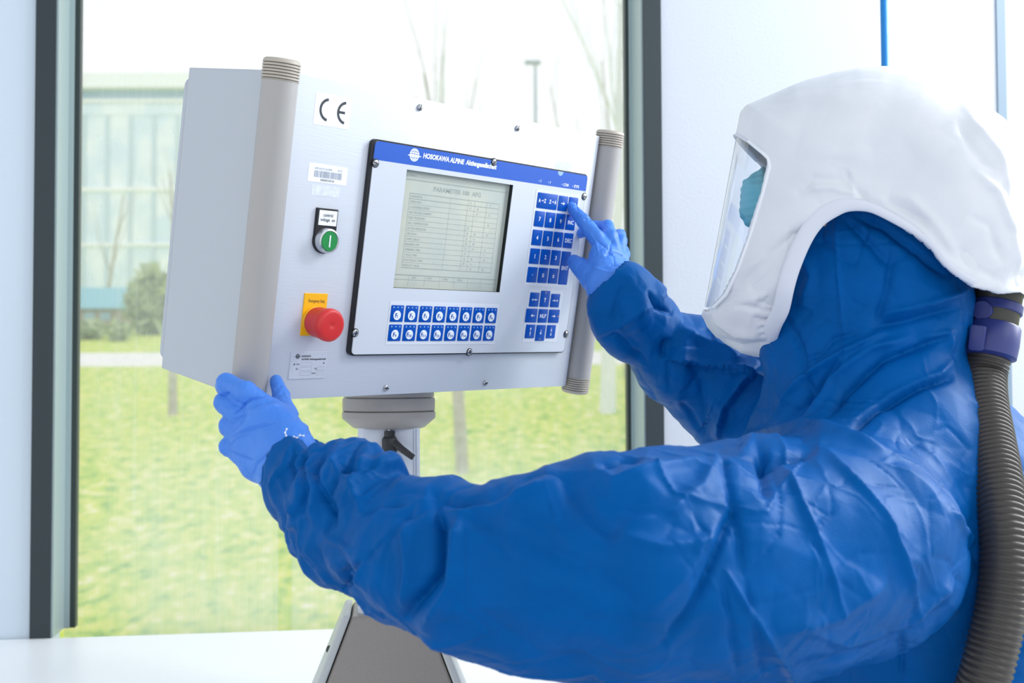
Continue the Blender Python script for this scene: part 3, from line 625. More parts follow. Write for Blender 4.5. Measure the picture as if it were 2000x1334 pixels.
# ------------------------------------------------------------------ hanging hose behind the person
hp = at(1725.5, 60, 1.98); b = MB(); b.tube([(hp[0], hp[1], 2.9), (hp[0], hp[1], 2.2), (hp[0]+.002, hp[1], 1.7), (hp[0]+.004, hp[1], 1.1), (hp[0]+.004, hp[1], .78)], .0062, 14)
M['air_hose'] = mat('bright blue air hose', (0, 128, 205), .3)
o = b.build('air_hose', M['air_hose'], smooth=60); tag(o, 'thin bright blue hose hanging vertically behind the white hood', 'hose')
# ------------------------------------------------------------------ person: implicit surfaces turned into meshes
def surface_nets(fn, lo, hi, h):
    ax = [np.arange(lo[i], hi[i]+h, h, dtype=np.float32) for i in range(3)]
    nx, ny, nz = map(len, ax); val = np.empty((nx, ny, nz), np.float32)
    YY, ZZ = np.meshgrid(ax[1], ax[2], indexing='ij')
    step = max(1, int(600000/(ny*nz)))
    for i in range(0, nx, step):
        xs = ax[0][i:i+step]; P = np.empty((len(xs), ny, nz, 3), np.float32); P[..., 0] = xs[:, None, None]; P[..., 1] = YY; P[..., 2] = ZZ
        val[i:i+step] = fn(P.reshape(-1, 3)).reshape(len(xs), ny, nz)
    s = val < 0; S = lambda a, d: a[d[0]:a.shape[0]-1+d[0], d[1]:a.shape[1]-1+d[1], d[2]:a.shape[2]-1+d[2]]
    cnt = sum(S(s, (a, b_, c)).astype(np.int8) for a in (0, 1) for b_ in (0, 1) for c in (0, 1))
    act = (cnt > 0) & (cnt < 8); idx = -np.ones(act.shape, np.int64); ijk = np.argwhere(act); idx[act] = np.arange(len(ijk))
    acc = np.zeros((len(ijk), 3)); n = np.zeros(len(ijk))
    for a in range(3):
        for p in (0, 1):
            for q in (0, 1):
                o1 = np.zeros(3, int); others = [k for k in range(3) if k != a]; o1[others[0]] = p; o1[others[1]] = q; o2 = o1.copy(); o2[a] = 1
                i1 = ijk+o1; i2 = ijk+o2; v1 = val[i1[:, 0], i1[:, 1], i1[:, 2]]; v2 = val[i2[:, 0], i2[:, 1], i2[:, 2]]
                cr = (v1 < 0) != (v2 < 0); t = np.where(cr, v1/np.where(cr, v1-v2, 1), 0)
                acc[cr] += (o1+(o2-o1)*t[:, None])[cr]; n[cr] += 1
    V = (ijk+acc/n[:, None])*h+np.array(lo)
    F = []
    for a in range(3):
        b1, c1 = [(1, 2), (2, 0), (0, 1)][a]
        sh = [slice(None)]*3; sh2 = [slice(None)]*3; sh[a] = slice(0, -1); sh2[a] = slice(1, None)
        e1 = s[tuple(sh)]; e2 = s[tuple(sh2)]; E_ = np.argwhere(e1 != e2); ok = (E_[:, b1] > 0) & (E_[:, c1] > 0)
        ok &= (E_[:, b1] < s.shape[b1]-1) & (E_[:, c1] < s.shape[c1]-1); E_ = E_[ok]
        db = np.zeros(3, int); db[b1] = 1; dc = np.zeros(3, int); dc[c1] = 1
        g = lambda X: idx[X[:, 0], X[:, 1], X[:, 2]]
        Q = np.stack([g(E_-db-dc), g(E_-dc), g(E_), g(E_-db)], 1)
        flip = e1[E_[:, 0], E_[:, 1], E_[:, 2]]
        Q[~flip] = Q[~flip][:, ::-1]; F.append(Q)
    F = np.concatenate(F); F = F[(F >= 0).all(1)]
    return V, F
def make_obj(name, V, F, m, parent=None, subs=0, tris=False, label=None):
    me = bpy.data.meshes.new(name); base = wloc(parent) if parent else np.zeros(3)
    V = np.asarray(V)-base; k = F.shape[1]
    me.vertices.add(len(V)); me.vertices.foreach_set('co', V.ravel().astype(np.float32)); me.loops.add(F.size); me.loops.foreach_set('vertex_index', F.ravel().astype(np.int32))
    me.polygons.add(len(F)); me.polygons.foreach_set('loop_start', np.arange(0, F.size, k, dtype=np.int32)); me.polygons.foreach_set('use_smooth', [True]*len(F))
    me.update(calc_edges=True); me.validate(); me.materials.append(m)
    o = bpy.data.objects.new(name, me); sc.collection.objects.link(o)
    if subs:
        md_ = o.modifiers.new('s', 'SUBSURF'); md_.levels = subs; md_.render_levels = subs; bpy.context.view_layer.update()
        me2 = bpy.data.meshes.new_from_object(o.evaluated_get(bpy.context.evaluated_depsgraph_get())); o.modifiers.clear(); o.data = me2; me2.name = name
        bpy.data.meshes.remove(me)
    if parent: o.parent = parent
    if label: o['label'] = label
    return o
def get_vn(o):
    me = o.data; n = len(me.vertices); c = np.empty(n*3, np.float32); me.vertices.foreach_get('co', c); nn = np.empty(n*3, np.float32); me.vertex_normals.foreach_get('vector', nn)
    return c.reshape(-1, 3).astype(float)+wloc(o.parent), nn.reshape(-1, 3).astype(float)
def set_v(o, V):
    o.data.vertices.foreach_set('co', (V-wloc(o.parent)).ravel().astype(np.float32)); o.data.update()
# primitives (P: n x 3)
def cone(P, a, b, ra, rb, sq=None):
    a = np.asarray(a); b = np.asarray(b); ab = b-a; t = np.clip(((P-a)@ab)/(ab@ab), 0, 1)[:, None]; d = P-a-t*ab
    if sq is not None: ax, k = sq; c = (d@ax)[:, None]; d = d+ax*c*(1/k-1)
    return np.linalg.norm(d, axis=1)-(ra+(rb-ra)*t[:, 0])
def chain(P, st, k=0.0, sq=None):
    r = None
    for (a, ra), (b, rb) in zip(st[:-1], st[1:]):
        d = cone(P, a, b, ra, rb, sq); r = d if r is None else (smin(r, d, k) if k else np.minimum(r, d))
    return r
def smin(a, b, k): h = np.clip(.5+.5*(b-a)/k, 0, 1); return b+(a-b)*h-k*h*(1-h)
def ell(P, c, r): d = (P-c)/np.asarray(r); k0 = np.linalg.norm(d, axis=1); k1 = np.linalg.norm(d/np.asarray(r), axis=1); return k0*(k0-1)/np.maximum(k1, 1e-9)
def S(px, py, z, rpx): return (at(px, py, z), rpx*z/FPX)
# creased noise: random heights joined by flat facets with sharp creases
def hsh(i, j, k, seed):
    n = (i*73856093) ^ (j*19349663) ^ (k*83492791) ^ (seed*2654435761 & 0x7fffffff); n = (n ^ (n >> 13))*1274126177 & 0x7fffffff; n = n ^ (n >> 16); return (n & 0xffff)/32768.-1
def crease(P, seed=0):
    i = np.floor(P).astype(np.int64); f = P-i; o = np.argsort(-f, axis=1); fs = np.take_along_axis(f, o, 1); v = i.copy(); h = hsh(v[:, 0], v[:, 1], v[:, 2], seed); r = h*(1-fs[:, 0])
    for k in range(3):
        v[np.arange(len(v)), o[:, k]] += 1; w = fs[:, k]-(fs[:, k+1] if k < 2 else 0); r = r+hsh(v[:, 0], v[:, 1], v[:, 2], seed)*w
    return r
ROTS = [np.linalg.qr(np.random.RandomState(s).normal(size=(3, 3)))[0] for s in range(8)]
def crumple(P, scale, seed=0, warp=.35):
    Q = P@ROTS[seed % 8]/scale; W = np.stack([crease(Q*.5+11*k, seed+20+k) for k in range(3)], 1); return crease(Q+warp*W, seed)
def seg_dist(x, y, pts):
    pts = np.asarray(pts, float); best = np.full(len(x), 1e9); side = np.zeros(len(x)); tt = np.zeros(len(x)); L_ = np.r_[0, np.cumsum(np.linalg.norm(np.diff(pts, axis=0), axis=1))]
    for k in range(len(pts)-1):
        a = pts[k]; d = pts[k+1]-a; l2 = d@d; t = np.clip(((x-a[0])*d[0]+(y-a[1])*d[1])/l2, 0, 1); dx = x-a[0]-t*d[0]; dy = y-a[1]-t*d[1]; dd = np.hypot(dx, dy); c = dd < best
        best[c] = dd[c]; side[c] = np.sign(d[0]*dy-d[1]*dx)[c]; tt[c] = (L_[k]+t*math.sqrt(l2))[c]/L_[-1]
    return best, side, tt
def folds(V, Nn, D, lst):
    # each fold: polyline of points on the cloth, width, height (mm), kind 'r' ridge, 'v' valley, 's' step (left side of the line raised)
    x, y, z = topx(V); vis = ((V-CAM)*Nn).sum(1) < 0.02
    for f in lst:
        pts, w, hh, kind = f[:4]; zr = f[4] if len(f) > 4 else (0, 9)
        p = np.array(pts); m = vis & (x > p[:, 0].min()-4*w) & (x < p[:, 0].max()+4*w) & (y > p[:, 1].min()-4*w) & (y < p[:, 1].max()+4*w) & (z > zr[0]) & (z < zr[1])
        if not m.any(): continue
        d, s_, t = seg_dist(x[m], y[m], p); tap = np.clip(np.minimum(t, 1-t)*5, 0, 1)**.7 if kind != 'R' else 1
        if kind in 'rR': g = .6*np.exp(-d/(2*w))+.4*np.exp(-(d/(.8*w))**2)
        elif kind == 'v': g = -(.6*np.exp(-d/(2*w))+.4*np.exp(-(d/(.8*w))**2))
        elif kind == 's': g = np.where(s_ > 0, np.exp(-d/(w*3.2)), -.25*np.exp(-d/(w*.8)))*1.0
        elif kind == 'S': g = np.where(s_ < 0, np.exp(-d/(w*3.2)), -.25*np.exp(-d/(w*.8)))*1.0
        D[m] += g*hh*.001*tap
    return D
def inpoly_sd(x, y, poly):                                             # signed distance, negative inside
    poly = np.asarray(poly, float); q = np.roll(poly, -1, 0); best = np.full(len(x), 1e9); ins = np.zeros(len(x), bool)
    for a, b_ in zip(poly, q):
        d = b_-a; t = np.clip(((x-a[0])*d[0]+(y-a[1])*d[1])/max(d@d, 1e-12), 0, 1); best = np.minimum(best, np.hypot(x-a[0]-t*d[0], y-a[1]-t*d[1]))
        c = ((a[1] > y) != (b_[1] > y)); xx = (b_[0]-a[0])*(y-a[1])/np.where(abs(b_[1]-a[1]) < 1e-12, 1e-12, b_[1]-a[1])+a[0]; ins ^= c & (x < xx)
    return np.where(ins, -best, best)

def cloth_mat(name, rgb, rgb2, rough, weave=0, sheen=0.2, spec=.4, sub=0.):
    m = mat(name, rgb, rough, spec=spec); nt = m.node_tree; p = nt.nodes['Principled BSDF']; p.inputs['Sheen Weight'].default_value = sheen; p.inputs['Sheen Roughness'].default_value = .4
    t = nt.nodes.new('ShaderNodeTexCoord'); n = nt.nodes.new('ShaderNodeTexNoise'); n.inputs['Scale'].default_value = 14; n.inputs['Detail'].default_value = 4; nt.links.new(t.outputs['Object'], n.inputs[0])
    r = nt.nodes.new('ShaderNodeValToRGB'); r.color_ramp.elements[0].color = lin(rgb)+(1,); r.color_ramp.elements[1].color = lin(rgb2)+(1,); r.color_ramp.elements[0].position = .35; r.color_ramp.elements[1].position = .7
    nt.links.new(n.outputs[0], r.inputs[0]); nt.links.new(r.outputs[0], p.inputs['Base Color'])
    n2 = nt.nodes.new('ShaderNodeTexVoronoi' if weave else 'ShaderNodeTexNoise'); n2.inputs['Scale'].default_value = weave or 700; nt.links.new(t.outputs['Object'], n2.inputs[0])
    b = nt.nodes.new('ShaderNodeBump'); b.inputs['Distance'].default_value = .00030 if weave else .0002; b.inputs['Strength'].default_value = .5; nt.links.new(n2.outputs[0], b.inputs['Height']); nt.links.new(b.outputs[0], p.inputs['Normal'])
    return m
M['suit'] = cloth_mat('blue nonwoven coverall', (0, 80, 150), (0, 87, 163), .46, 800, .0, .18)
M['suit'].node_tree.nodes['Principled BSDF'].inputs['Specular Tint'].default_value = (.25, .62, 1, 1)
M['glove'] = cloth_mat('blue nitrile glove', (66, 128, 222), (76, 138, 230), .42, 0, .0, .3)
M['hood'] = cloth_mat('white coated fabric', (220, 224, 231), (228, 231, 237), .42, 0, .1, .45)
M['hood_band'] = mat('smooth white edge band', (220, 224, 235), .4)
M['skin'] = mat('skin', (222, 178, 155), .5)
M['mask'] = mat('teal surgical mask fabric', (92, 178, 198), .8, bump=(300, .0004))
M['hose_rubber'] = mat('dark grey brown corrugated rubber', (62, 58, 54), .36)
M['coupling'] = mat('blue violet plastic coupling', (46, 58, 124), .4)
M['cuff_rubber'] = mat('dark olive grey rubber cuff', (60, 60, 54), .4)
vm = bpy.data.materials.new('clear visor film'); vm.use_nodes = True; nt = vm.node_tree; nt.nodes.clear(); N = nt.nodes.new; L = nt.links.new
out = N('ShaderNodeOutputMaterial'); tr = N('ShaderNodeBsdfTransparent'); tr.inputs[0].default_value = (.95, .97, .99, 1); gl = N('ShaderNodeBsdfGlossy'); gl.inputs['Roughness'].default_value = .06
fr_ = N('ShaderNodeLayerWeight'); pw = N('ShaderNodeMath'); pw.operation = 'POWER'; pw.inputs[1].default_value = 3.0; L(fr_.outputs['Facing'], pw.inputs[0]); mlt = N('ShaderNodeMath'); mlt.operation = 'MULTIPLY_ADD'; mlt.inputs[1].default_value = .7; mlt.inputs[2].default_value = .04; L(pw.outputs[0], mlt.inputs[0]); mxs = N('ShaderNodeMixShader'); L(mlt.outputs[0], mxs.inputs[0]); L(tr.outputs[0], mxs.inputs[1]); L(gl.outputs[0], mxs.inputs[2]); L(mxs.outputs[0], out.inputs[0])

FX = B@np.array([1., 0, 0]); FD = B@np.array([0, 0, 1.])
HZ = 1.42                                                              # depth of the head's middle plane
person = empty('person', (at(1760, 1000, 1.42)[0], at(1760, 1000, 1.42)[1], 0.0), 'person in blue coverall and white respirator hood pressing a key on the control terminal', 'person')

# ---- coverall
LA = [S(576, 918, 1.225, 72), S(608, 945, 1.21, 87), S(662, 978, 1.18, 104), S(740, 1036, 1.14, 122), S(830, 1078, 1.10, 138), S(940, 1112, 1.07, 156), S(1060, 1134, 1.05, 178), S(1200, 1122, 1.06, 218), S(1350, 1108, 1.10, 236), S(1500, 1090, 1.15, 232), S(1640, 1075, 1.20, 215)]
RA = [S(1211, 568, 1.60, 61), S(1226, 612, 1.605, 75), S(1278, 662, 1.62, 66), S(1335, 712, 1.635, 88), S(1412, 752, 1.64, 106), S(1480, 790, 1.62, 118), S(1560, 860, 1.58, 135)]
NK = [S(1700, 400, 1.41, 150), S(1705, 505, 1.40, 158), S(1702, 600, 1.40, 178), S(1684, 720, 1.40, 186), S(1690, 840, 1.40, 205)]
TR = [S(1705, 905, 1.40, 235), S(1790, 1080, 1.42, 285), S(1800, 1350, 1.44, 280), S(1790, 1700, 1.46, 275), S(1785, 1850, 1.46, 280)]
def f_body(P):
    P = P.astype(np.float64)
    arms = chain(P, LA, .02)
    n = chain(P, NK, .03, (FD, .80))
    t = chain(P, TR, .05, (FD, 1.0))
    t = smin(t, ell(P, at(1800, 1120, 1.42), (.17, .20, .24)), .06)
    t = smin(t, cone(P, at(1690, 850, 1.38), at(1640, 1060, 1.21), .085, .10), .05)
    t = smin(t, cone(P, at(1690, 850, 1.42), at(1560, 880, 1.58), .085, .085), .05)
    b_ = smin(t, n, .045); b_ = smin(b_, arms, .035); b_ = smin(b_, chain(P, RA, .02), .03)
    # sleeve openings
    cl = cone(P, at(520, 905, 1.235), at(585, 938, 1.215), .0345, .030); cr_ = cone(P, at(1170, 525, 1.60), at(1240, 612, 1.605), .0345, .030)
    b_ = np.maximum(b_, -cl); b_ = np.maximum(b_, -cr_)
    return b_
lo = np.array([-.30, .95, .72]); hi = np.array([.86, 1.82, 1.44])
HB = .0043
V1, F1 = surface_nets(f_body, lo, hi, HB)
def f_legs(P):
    P = P.astype(np.float64); g = 1e9; c = at(1785, 1850, 1.46)
    t = f_body(P)
    hip = np.array([c[0], c[1], .80]); r = cone(P, hip+[0, 0, .08], hip, .19, .17)
    for s_ in (-1, 1):
        a = hip+np.array([.0, s_*.095, -.02]); k_ = np.array([hip[0]-.03, hip[1]+s_*.11, .46]); f_ = np.array([hip[0]+.02, hip[1]+s_*.12, .10])
        r = smin(r, chain(P, [(a, .115), (k_, .085), (f_, .07)], .03), .04); r = smin(r, cone(P, f_-[0, 0, .045], f_+[-.16, 0, -.058], .05, .04), .03)
    return np.maximum(r, P[:, 2]-.735)
V2, F2 = surface_nets(f_legs, np.array([.2, 1.0, -.01]), np.array([.86, 1.9, .76]), .016)
suit = make_obj('coverall', np.concatenate([V1, V2]), np.concatenate([F1, F2+len(V1)]), M['suit'], person, subs=1)
V, Nn = get_vn(suit)
fine = (V[:, 2] > .74)
x, y, z = topx(V)
# parameter along the left arm for gathered folds
Apts = np.array([a for a, r in LA]); 
def along(V, st):
    A = np.array([a for a, r in st]); L_ = np.r_[0, np.cumsum(np.linalg.norm(np.diff(A, axis=0), axis=1))]; bd = np.full(len(V), 9.); s_ = np.zeros(len(V)); ang = np.zeros(len(V))
    for k in range(len(A)-1):
        ab = A[k+1]-A[k]; t = np.clip(((V-A[k])@ab)/(ab@ab), 0, 1); d = V-A[k]-t[:, None]*ab; dd = np.linalg.norm(d, axis=1); c = dd < bd; bd[c] = dd[c]; s_[c] = (L_[k]+t*np.linalg.norm(ab))[c]
        u = np.cross(ab/np.linalg.norm(ab), [0, 0, 1.]); u /= np.linalg.norm(u); w = np.cross(ab/np.linalg.norm(ab), u); ang[c] = np.arctan2(d@w, d@u)[c]
    return s_, ang, bd
sl, al, dl = along(V, LA); sr, ar, dr_ = along(V, RA)
D = np.zeros(len(V))
onl = np.clip(1-np.clip(sl-.33, 0, 1)/.10, 0, 1)*(dl < .12)*(x < 1250)*(z < 1.4); onr = (dr_ < .10)*(x < 1500)*(y < 880)*(z > 1.48)*1.
def lines(V, sc_l, seed, w): return np.exp(-np.abs(crumple(V, sc_l, seed, .5))/w)
big = crumple(V, .14, 1)*.0130+crumple(V, .065, 2)*.0060+crumple(V, .03, 3)*.0016
big += lines(V, .15, 4, .022)*.0036*np.clip(crumple(V, .2, 7)*2+.4, 0, 1)-lines(V, .11, 5, .022)*.0034*np.clip(crumple(V, .17, 6)*2+.3, 0, 1)+lines(V, .06, 6, .04)*.0014-lines(V, .07, 2, .03)*.0016
D += big*np.where(fine, 1, 0)*(1-.45*onr)
bl = np.clip(1-sl/.30, 0, 1)*onl
Q = np.stack([sl/.034+.5*np.cos(al*1.0+1), np.cos(al)*1.1+3, np.sin(al)*1.1], 1); D += crease(Q, 5)*.0150*np.clip(bl*1.7, 0, 1)
Q = np.stack([sl/.018+.7*np.cos(al*1.3), np.cos(al)*2.1+3, np.sin(al)*2.1], 1); D += crease(Q, 6)*.0060*np.clip(bl*1.5, 0, 1)
Q = np.stack([sr/.045+.6*np.cos(ar*1.0), np.cos(ar)*1.1+3, np.sin(ar)*1.1], 1); D += crease(Q, 8)*.0100*onr
Q = np.stack([sr/.02+.6*np.cos(ar*1.4), np.cos(ar)*2+3, np.sin(ar)*2], 1); D += crease(Q, 9)*.0038*onr
FOLDS = [
 ([(600, 850), (585, 900), (600, 960), (580, 1020)], 7, 7, 'v', (.9, 1.4)), ([(640, 860), (615, 920), (640, 1000), (625, 1060)], 8, 8, 'v', (.9, 1.4)), ([(665, 862), (650, 910), (690, 960)], 9, 7, 'r', (.9, 1.4)),
 ([(705, 870), (680, 920), (640, 960), (650, 1040)], 7, 8, 'v', (.9, 1.4)), ([(620, 1040), (660, 1060), (700, 1080)], 8, 7, 'r', (.9, 1.4)), ([(540, 930), (560, 980), (590, 1010)], 7, 6, 'r', (.9, 1.4)),
 ([(740, 915), (700, 930), (660, 915)], 7, 6, 'v', (.9, 1.4)), ([(700, 1000), (740, 985), (800, 980)], 8, 5, 'v', (.9, 1.4)), ([(680, 1150), (670, 1120), (690, 1100)], 6, 8, 'v', (.9, 1.4)),
 ([(575, 860), (560, 900), (572, 940)], 6, 6, 'v', (.9, 1.4)), ([(720, 890), (690, 950), (700, 1000)], 9, 6, 'r', (.9, 1.4)),
 # left sleeve
 ([(652, 1180), (720, 1090), (780, 1030), (815, 985)], 7, 7, 'v', (.9, 1.2)), ([(705, 1150), (720, 1088), (800, 1010)], 9, 5, 'r', (.9, 1.3)),
 ([(850, 975), (862, 1040), (855, 1120), (797, 1205)], 16, 16, 'v', (.9, 1.3)), ([(905, 1000), (888, 1060), (880, 1140), (830, 1230)], 22, 12, 'r', (.9, 1.3)),
 ([(790, 1010), (800, 1100), (795, 1200)], 18, 9, 'r', (.9, 1.3)), ([(835, 965), (900, 985), (960, 990), (1010, 975)], 12, 8, 'v', (.9, 1.3)),
 ([(860, 1010), (920, 1000), (1000, 985), (1100, 955)], 14, 8, 'r', (.9, 1.3)),
 ([(880, 1010), (1000, 1040), (1130, 1100), (1270, 1190)], 34, 7, 'v', (.9, 1.3)), ([(1100, 950), (1160, 1020), (1210, 1060)], 22, 7, 'v', (.9, 1.3)),
 ([(1166, 928), (1200, 960), (1290, 935), (1380, 905)], 14, 8, 'r', (.9, 1.3)), ([(1170, 935), (1215, 915), (1250, 925)], 10, 9, 'v', (.9, 1.3)),
 ([(1290, 1268), (1340, 1180), (1390, 1080), (1440, 980)], 12, 9, 'v', (.9, 1.3)), ([(1240, 1200), (1330, 1110), (1405, 1010)], 20, 6, 'r', (.9, 1.3)),
 ([(1205, 1040), (1300, 1010), (1370, 960), (1410, 880)], 20, 6, 'r', (.9, 1.3)), ([(1200, 1050), (1280, 1075), (1390, 1060)], 16, 6, 'r', (.9, 1.3)),
 # upper arm and shoulder
 ([(1404, 856), (1420, 950), (1440, 1050), (1445, 1130)], 10, 6, 'v', (.9, 1.5)), ([(1530, 880), (1560, 990), (1590, 1060), (1625, 1200)], 9, 7, 'r', (.9, 1.5)),
 ([(1610, 870), (1660, 940), (1710, 1010), (1745, 1110), (1780, 1200)], 10, 9, 'r', (.9, 1.5)), ([(1405, 1110), (1450, 1180), (1500, 1260), (1560, 1334)], 9, 8, 'r', (.9, 1.5)),
 ([(1400, 1130), (1420, 1220), (1440, 1320)], 9, 5, 'v', (.9, 1.5)), ([(1450, 1130), (1460, 1200), (1490, 1330)], 9, 5, 'v', (.9, 1.5)),
 ([(1500, 1220), (1620, 1190), (1720, 1125)], 22, 7, 'r', (.9, 1.5)), ([(1560, 1300), (1680, 1265), (1780, 1220), (1850, 1180)], 16, 9, 'v', (.9, 1.5)),
 ([(1740, 1240), (1790, 1180), (1860, 1130)], 20, 10, 'r', (.9, 1.5)), ([(1840, 1000), (1870, 1040), (1892, 1060)], 6, 6, 'r', (.9, 1.6)),
 ([(1800, 860), (1850, 940), (1885, 1020)], 20, 6, 'r', (.9, 1.6)), ([(1757, 1190), (1760, 1260), (1758, 1334)], 8, 5, 'v', (.9, 1.5)),
 ([(1470, 850), (1500, 885), (1530, 875), (1600, 870)], 14, 12, 'v', (.9, 1.5)), ([(1442, 857), (1500, 842), (1580, 838), (1660, 855), (1740, 890)], 12, 9, 'r', (.9, 1.5)),
 ([(1490, 860), (1500, 920), (1495, 980)], 14, 9, 'v', (.9, 1.5)),
 # neck
 ([(1652, 850), (1720, 790), (1800, 755), (1868, 735)], 9, 14, 'v', (1., 1.6)), ([(1660, 830), (1740, 770), (1830, 735), (1870, 700)], 13, 8, 'r', (1., 1.6)),
 ([(1530, 620), (1560, 680), (1580, 760), (1560, 835)], 10, 6, 'v', (1., 1.6)), ([(1640, 415), (1700, 470), (1740, 520)], 12, 7, 'v', (1., 1.6)),
 ([(1660, 410), (1730, 440), (1800, 500), (1850, 545)], 10, 8, 'v', (1., 1.6)), ([(1750, 480), (1735, 560), (1715, 630)], 11, 7, 'v', (1., 1.6)),
 ([(1700, 640), (1780, 625), (1870, 600)], 9, 9, 'v', (1., 1.6)), ([(1720, 615), (1810, 595), (1890, 565)], 12, 8, 'r', (1., 1.6)),
 ([(1560, 700), (1600, 690), (1625, 660), (1680, 648)], 7, 5, 'v', (1., 1.6)), ([(1500, 830), (1530, 780), (1560, 740), (1640, 690), (1740, 640)], 10, 10, 'r', (1., 1.6)),
 ([(1520, 830), (1590, 760), (1640, 705)], 8, 9, 'v', (1., 1.6)), ([(1610, 830), (1650, 760), (1730, 700), (1860, 655)], 9, 12, 'v', (1., 1.6)), ([(1570, 835), (1620, 740), (1700, 680), (1790, 655)], 12, 9, 'r', (1., 1.6)),
 ([(1560, 480), (1580, 540), (1560, 600)], 14, 6, 'r', (1., 1.6)), ([(1800, 660), (1850, 650), (1862, 690)], 9, 6, 'r', (1., 1.6)),
 # right sleeve
 ([(1225, 540), (1205, 585), (1190, 640)], 6, 4, 'v', (1.4, 1.8)), ([(1200, 650), (1230, 625), (1265, 600)], 8, 6, 'r', (1.4, 1.8)), ([(1170, 660), (1200, 655), (1240, 690), (1270, 710)], 7, 6, 'v', (1.4, 1.8)),
 ([(1312, 614), (1280, 600), (1262, 570)], 5, 7, 'v', (1.4, 1.8)), ([(1300, 660), (1294, 690), (1300, 700)], 7, 9, 'v', (1.4, 1.8)), ([(1296, 700), (1350, 712), (1440, 728), (1480, 735)], 6, 12, 'S', (1.4, 1.8)),
 ([(1310, 760), (1305, 700), (1312, 660)], 6, 5, 'v', (1.4, 1.8)), ([(1335, 690), (1370, 745), (1380, 850)], 12, 4, 'v', (1.4, 1.8)), ([(1320, 640), (1400, 680), (1460, 715)], 14, 8, 'r', (1.4, 1.8)),
 ([(1405, 860), (1420, 800), (1455, 755), (1490, 720)], 9, 12, 'S', (1.4, 1.8)), ([(1330, 780), (1360, 830), (1378, 850)], 7, 6, 'v', (1.4, 1.8)),
]
D = folds(V, Nn, D, [(f[0], f[1]*.8, f[2]*1.25)+tuple(f[3:]) for f in FOLDS])
ed = np.empty(len(suit.data.edges)*2, np.int32); suit.data.edges.foreach_get('vertices', ed); ed = ed.reshape(-1, 2); deg = np.bincount(ed.ravel(), minlength=len(V))
for _ in range(1): D = .4*D+.6*(np.bincount(ed[:, 0], D[ed[:, 1]], len(V))+np.bincount(ed[:, 1], D[ed[:, 0]], len(V)))/np.maximum(deg, 1)
fade = np.clip((V[:, 2]-.74)/.05, 0, 1)
fade *= .0+1.*np.clip((np.minimum(cone(V, at(520, 905, 1.235), at(585, 938, 1.215), .0345, .030), cone(V, at(1170, 525, 1.60), at(1240, 612, 1.605), .0345, .030))-.005)/.016, 0, 1)
# keep the cloth outline where the openings are
set_v(suit, V+Nn*(D*fade)[:, None])

# ---- respirator hood
OUT = [(1448, 225), (1460, 211), (1532, 181), (1580, 161), (1628, 145), (1676, 135), (1724, 133), (1772, 139), (1820, 152), (1868, 175), (1916, 205), (1958, 243), (1990, 292), (2012, 360), (2026, 440), (2030, 520), (2022, 592), (1990, 650), (1900, 740), (1700, 780), (1560, 740), (1505, 703), (1450, 691), (1412, 667), (1380, 640), (1370, 616), (1378, 596), (1408, 450), (1438, 272)]
c0 = np.array(at(1700, 400, HZ))
_rd = B@np.array([(1640-1000)/FPX, 0, 1.]); HN = _rd/np.linalg.norm(_rd); HV = B@np.array([0, -1., 0]); HX = np.cross(HN, HV); HX /= np.linalg.norm(HX); HX = HX if HX@FX > 0 else -HX       # profile axes and lateral axis (towards depth)
def prof(px, py):
    d = B@np.array([(px-1000)/FPX, (py-667)/FPX, 1.]); t = ((c0-CAM)@HN)/(d@HN); q = CAM+d*t-c0; return (q@HX, q@HV)
OUTm = np.array([prof(*p) for p in OUT])
HW, HD = .122, .105
def hood_solid(P):
    d = P-c0; u = d@HX; v = d@HV; w = d@HN; sd = inpoly_sd(u, v, OUTm)
    return np.sqrt(np.maximum(HD+sd, 0)**2+(w*HD/HW)**2)-HD+np.where(sd > 0, 0, 0)
def nearpx(P):                                                        # seen position of the point's near-side twin
    d = P-c0; w = d@HN; Q = P-HN*(w+np.abs(w))[:, None]; return topx(Q)[:2]
VIS = [(1300, 262), (1437, 262), (1452, 272), (1497, 300), (1500, 318), (1486, 375), (1462, 450), (1436, 525), (1410, 575), (1384, 604), (1374, 604), (1300, 600)]
ARCH = [(1505, 702), (1513, 660), (1524, 632), (1539, 608), (1546, 570), (1556, 532), (1575, 484), (1592, 452), (1612, 428), (1632, 414), (1655, 407), (1700, 412), (1748, 438), (1785, 460), (1820, 486), (1842, 522), (1872, 545), (1903, 562), (1950, 572), (2040, 580), (2200, 600), (2200, 1000), (1480, 1000), (1490, 760)]
def f_hood(P):
    P = P.astype(np.float64); s = hood_solid(P); x, y = nearpx(P); k = HZ/FPX
    a = -inpoly_sd(x, y, ARCH)*k; v_ = -inpoly_sd(x, y, VIS)*k
    return np.maximum(np.maximum(s, -(s+.0045)), np.maximum(a, v_))
clo = np.array(at(1360, 710, HZ)); chi = np.array(at(2045, 120, HZ)); 
V1, F1 = surface_nets(f_hood, np.array([clo[0]-.04, clo[1]-.21, clo[2]-.012]), np.array([chi[0]+.05, clo[1]+.21, chi[2]+.014]), .0028)
hood = make_obj('respirator_hood', V1, F1, M['hood'], person, subs=0, label='white respirator hood')
V, Nn = get_vn(hood); x, y, z = topx(V)
D = crumple(V, .07, 1)*.0030+crumple(V, .03, 2)*.0013
fr1 = np.clip((x-1450)/80, 0, 1); D *= .4+.6*fr1
D += crumple(V, .035, 4)*.0028*np.clip((1640-x)/120, 0, 1)*np.clip((y-520)/60, 0, 1)
D += crumple(V, .03, 6)*.0035*np.clip((x-1850)/80, 0, 1)*(y > 150)
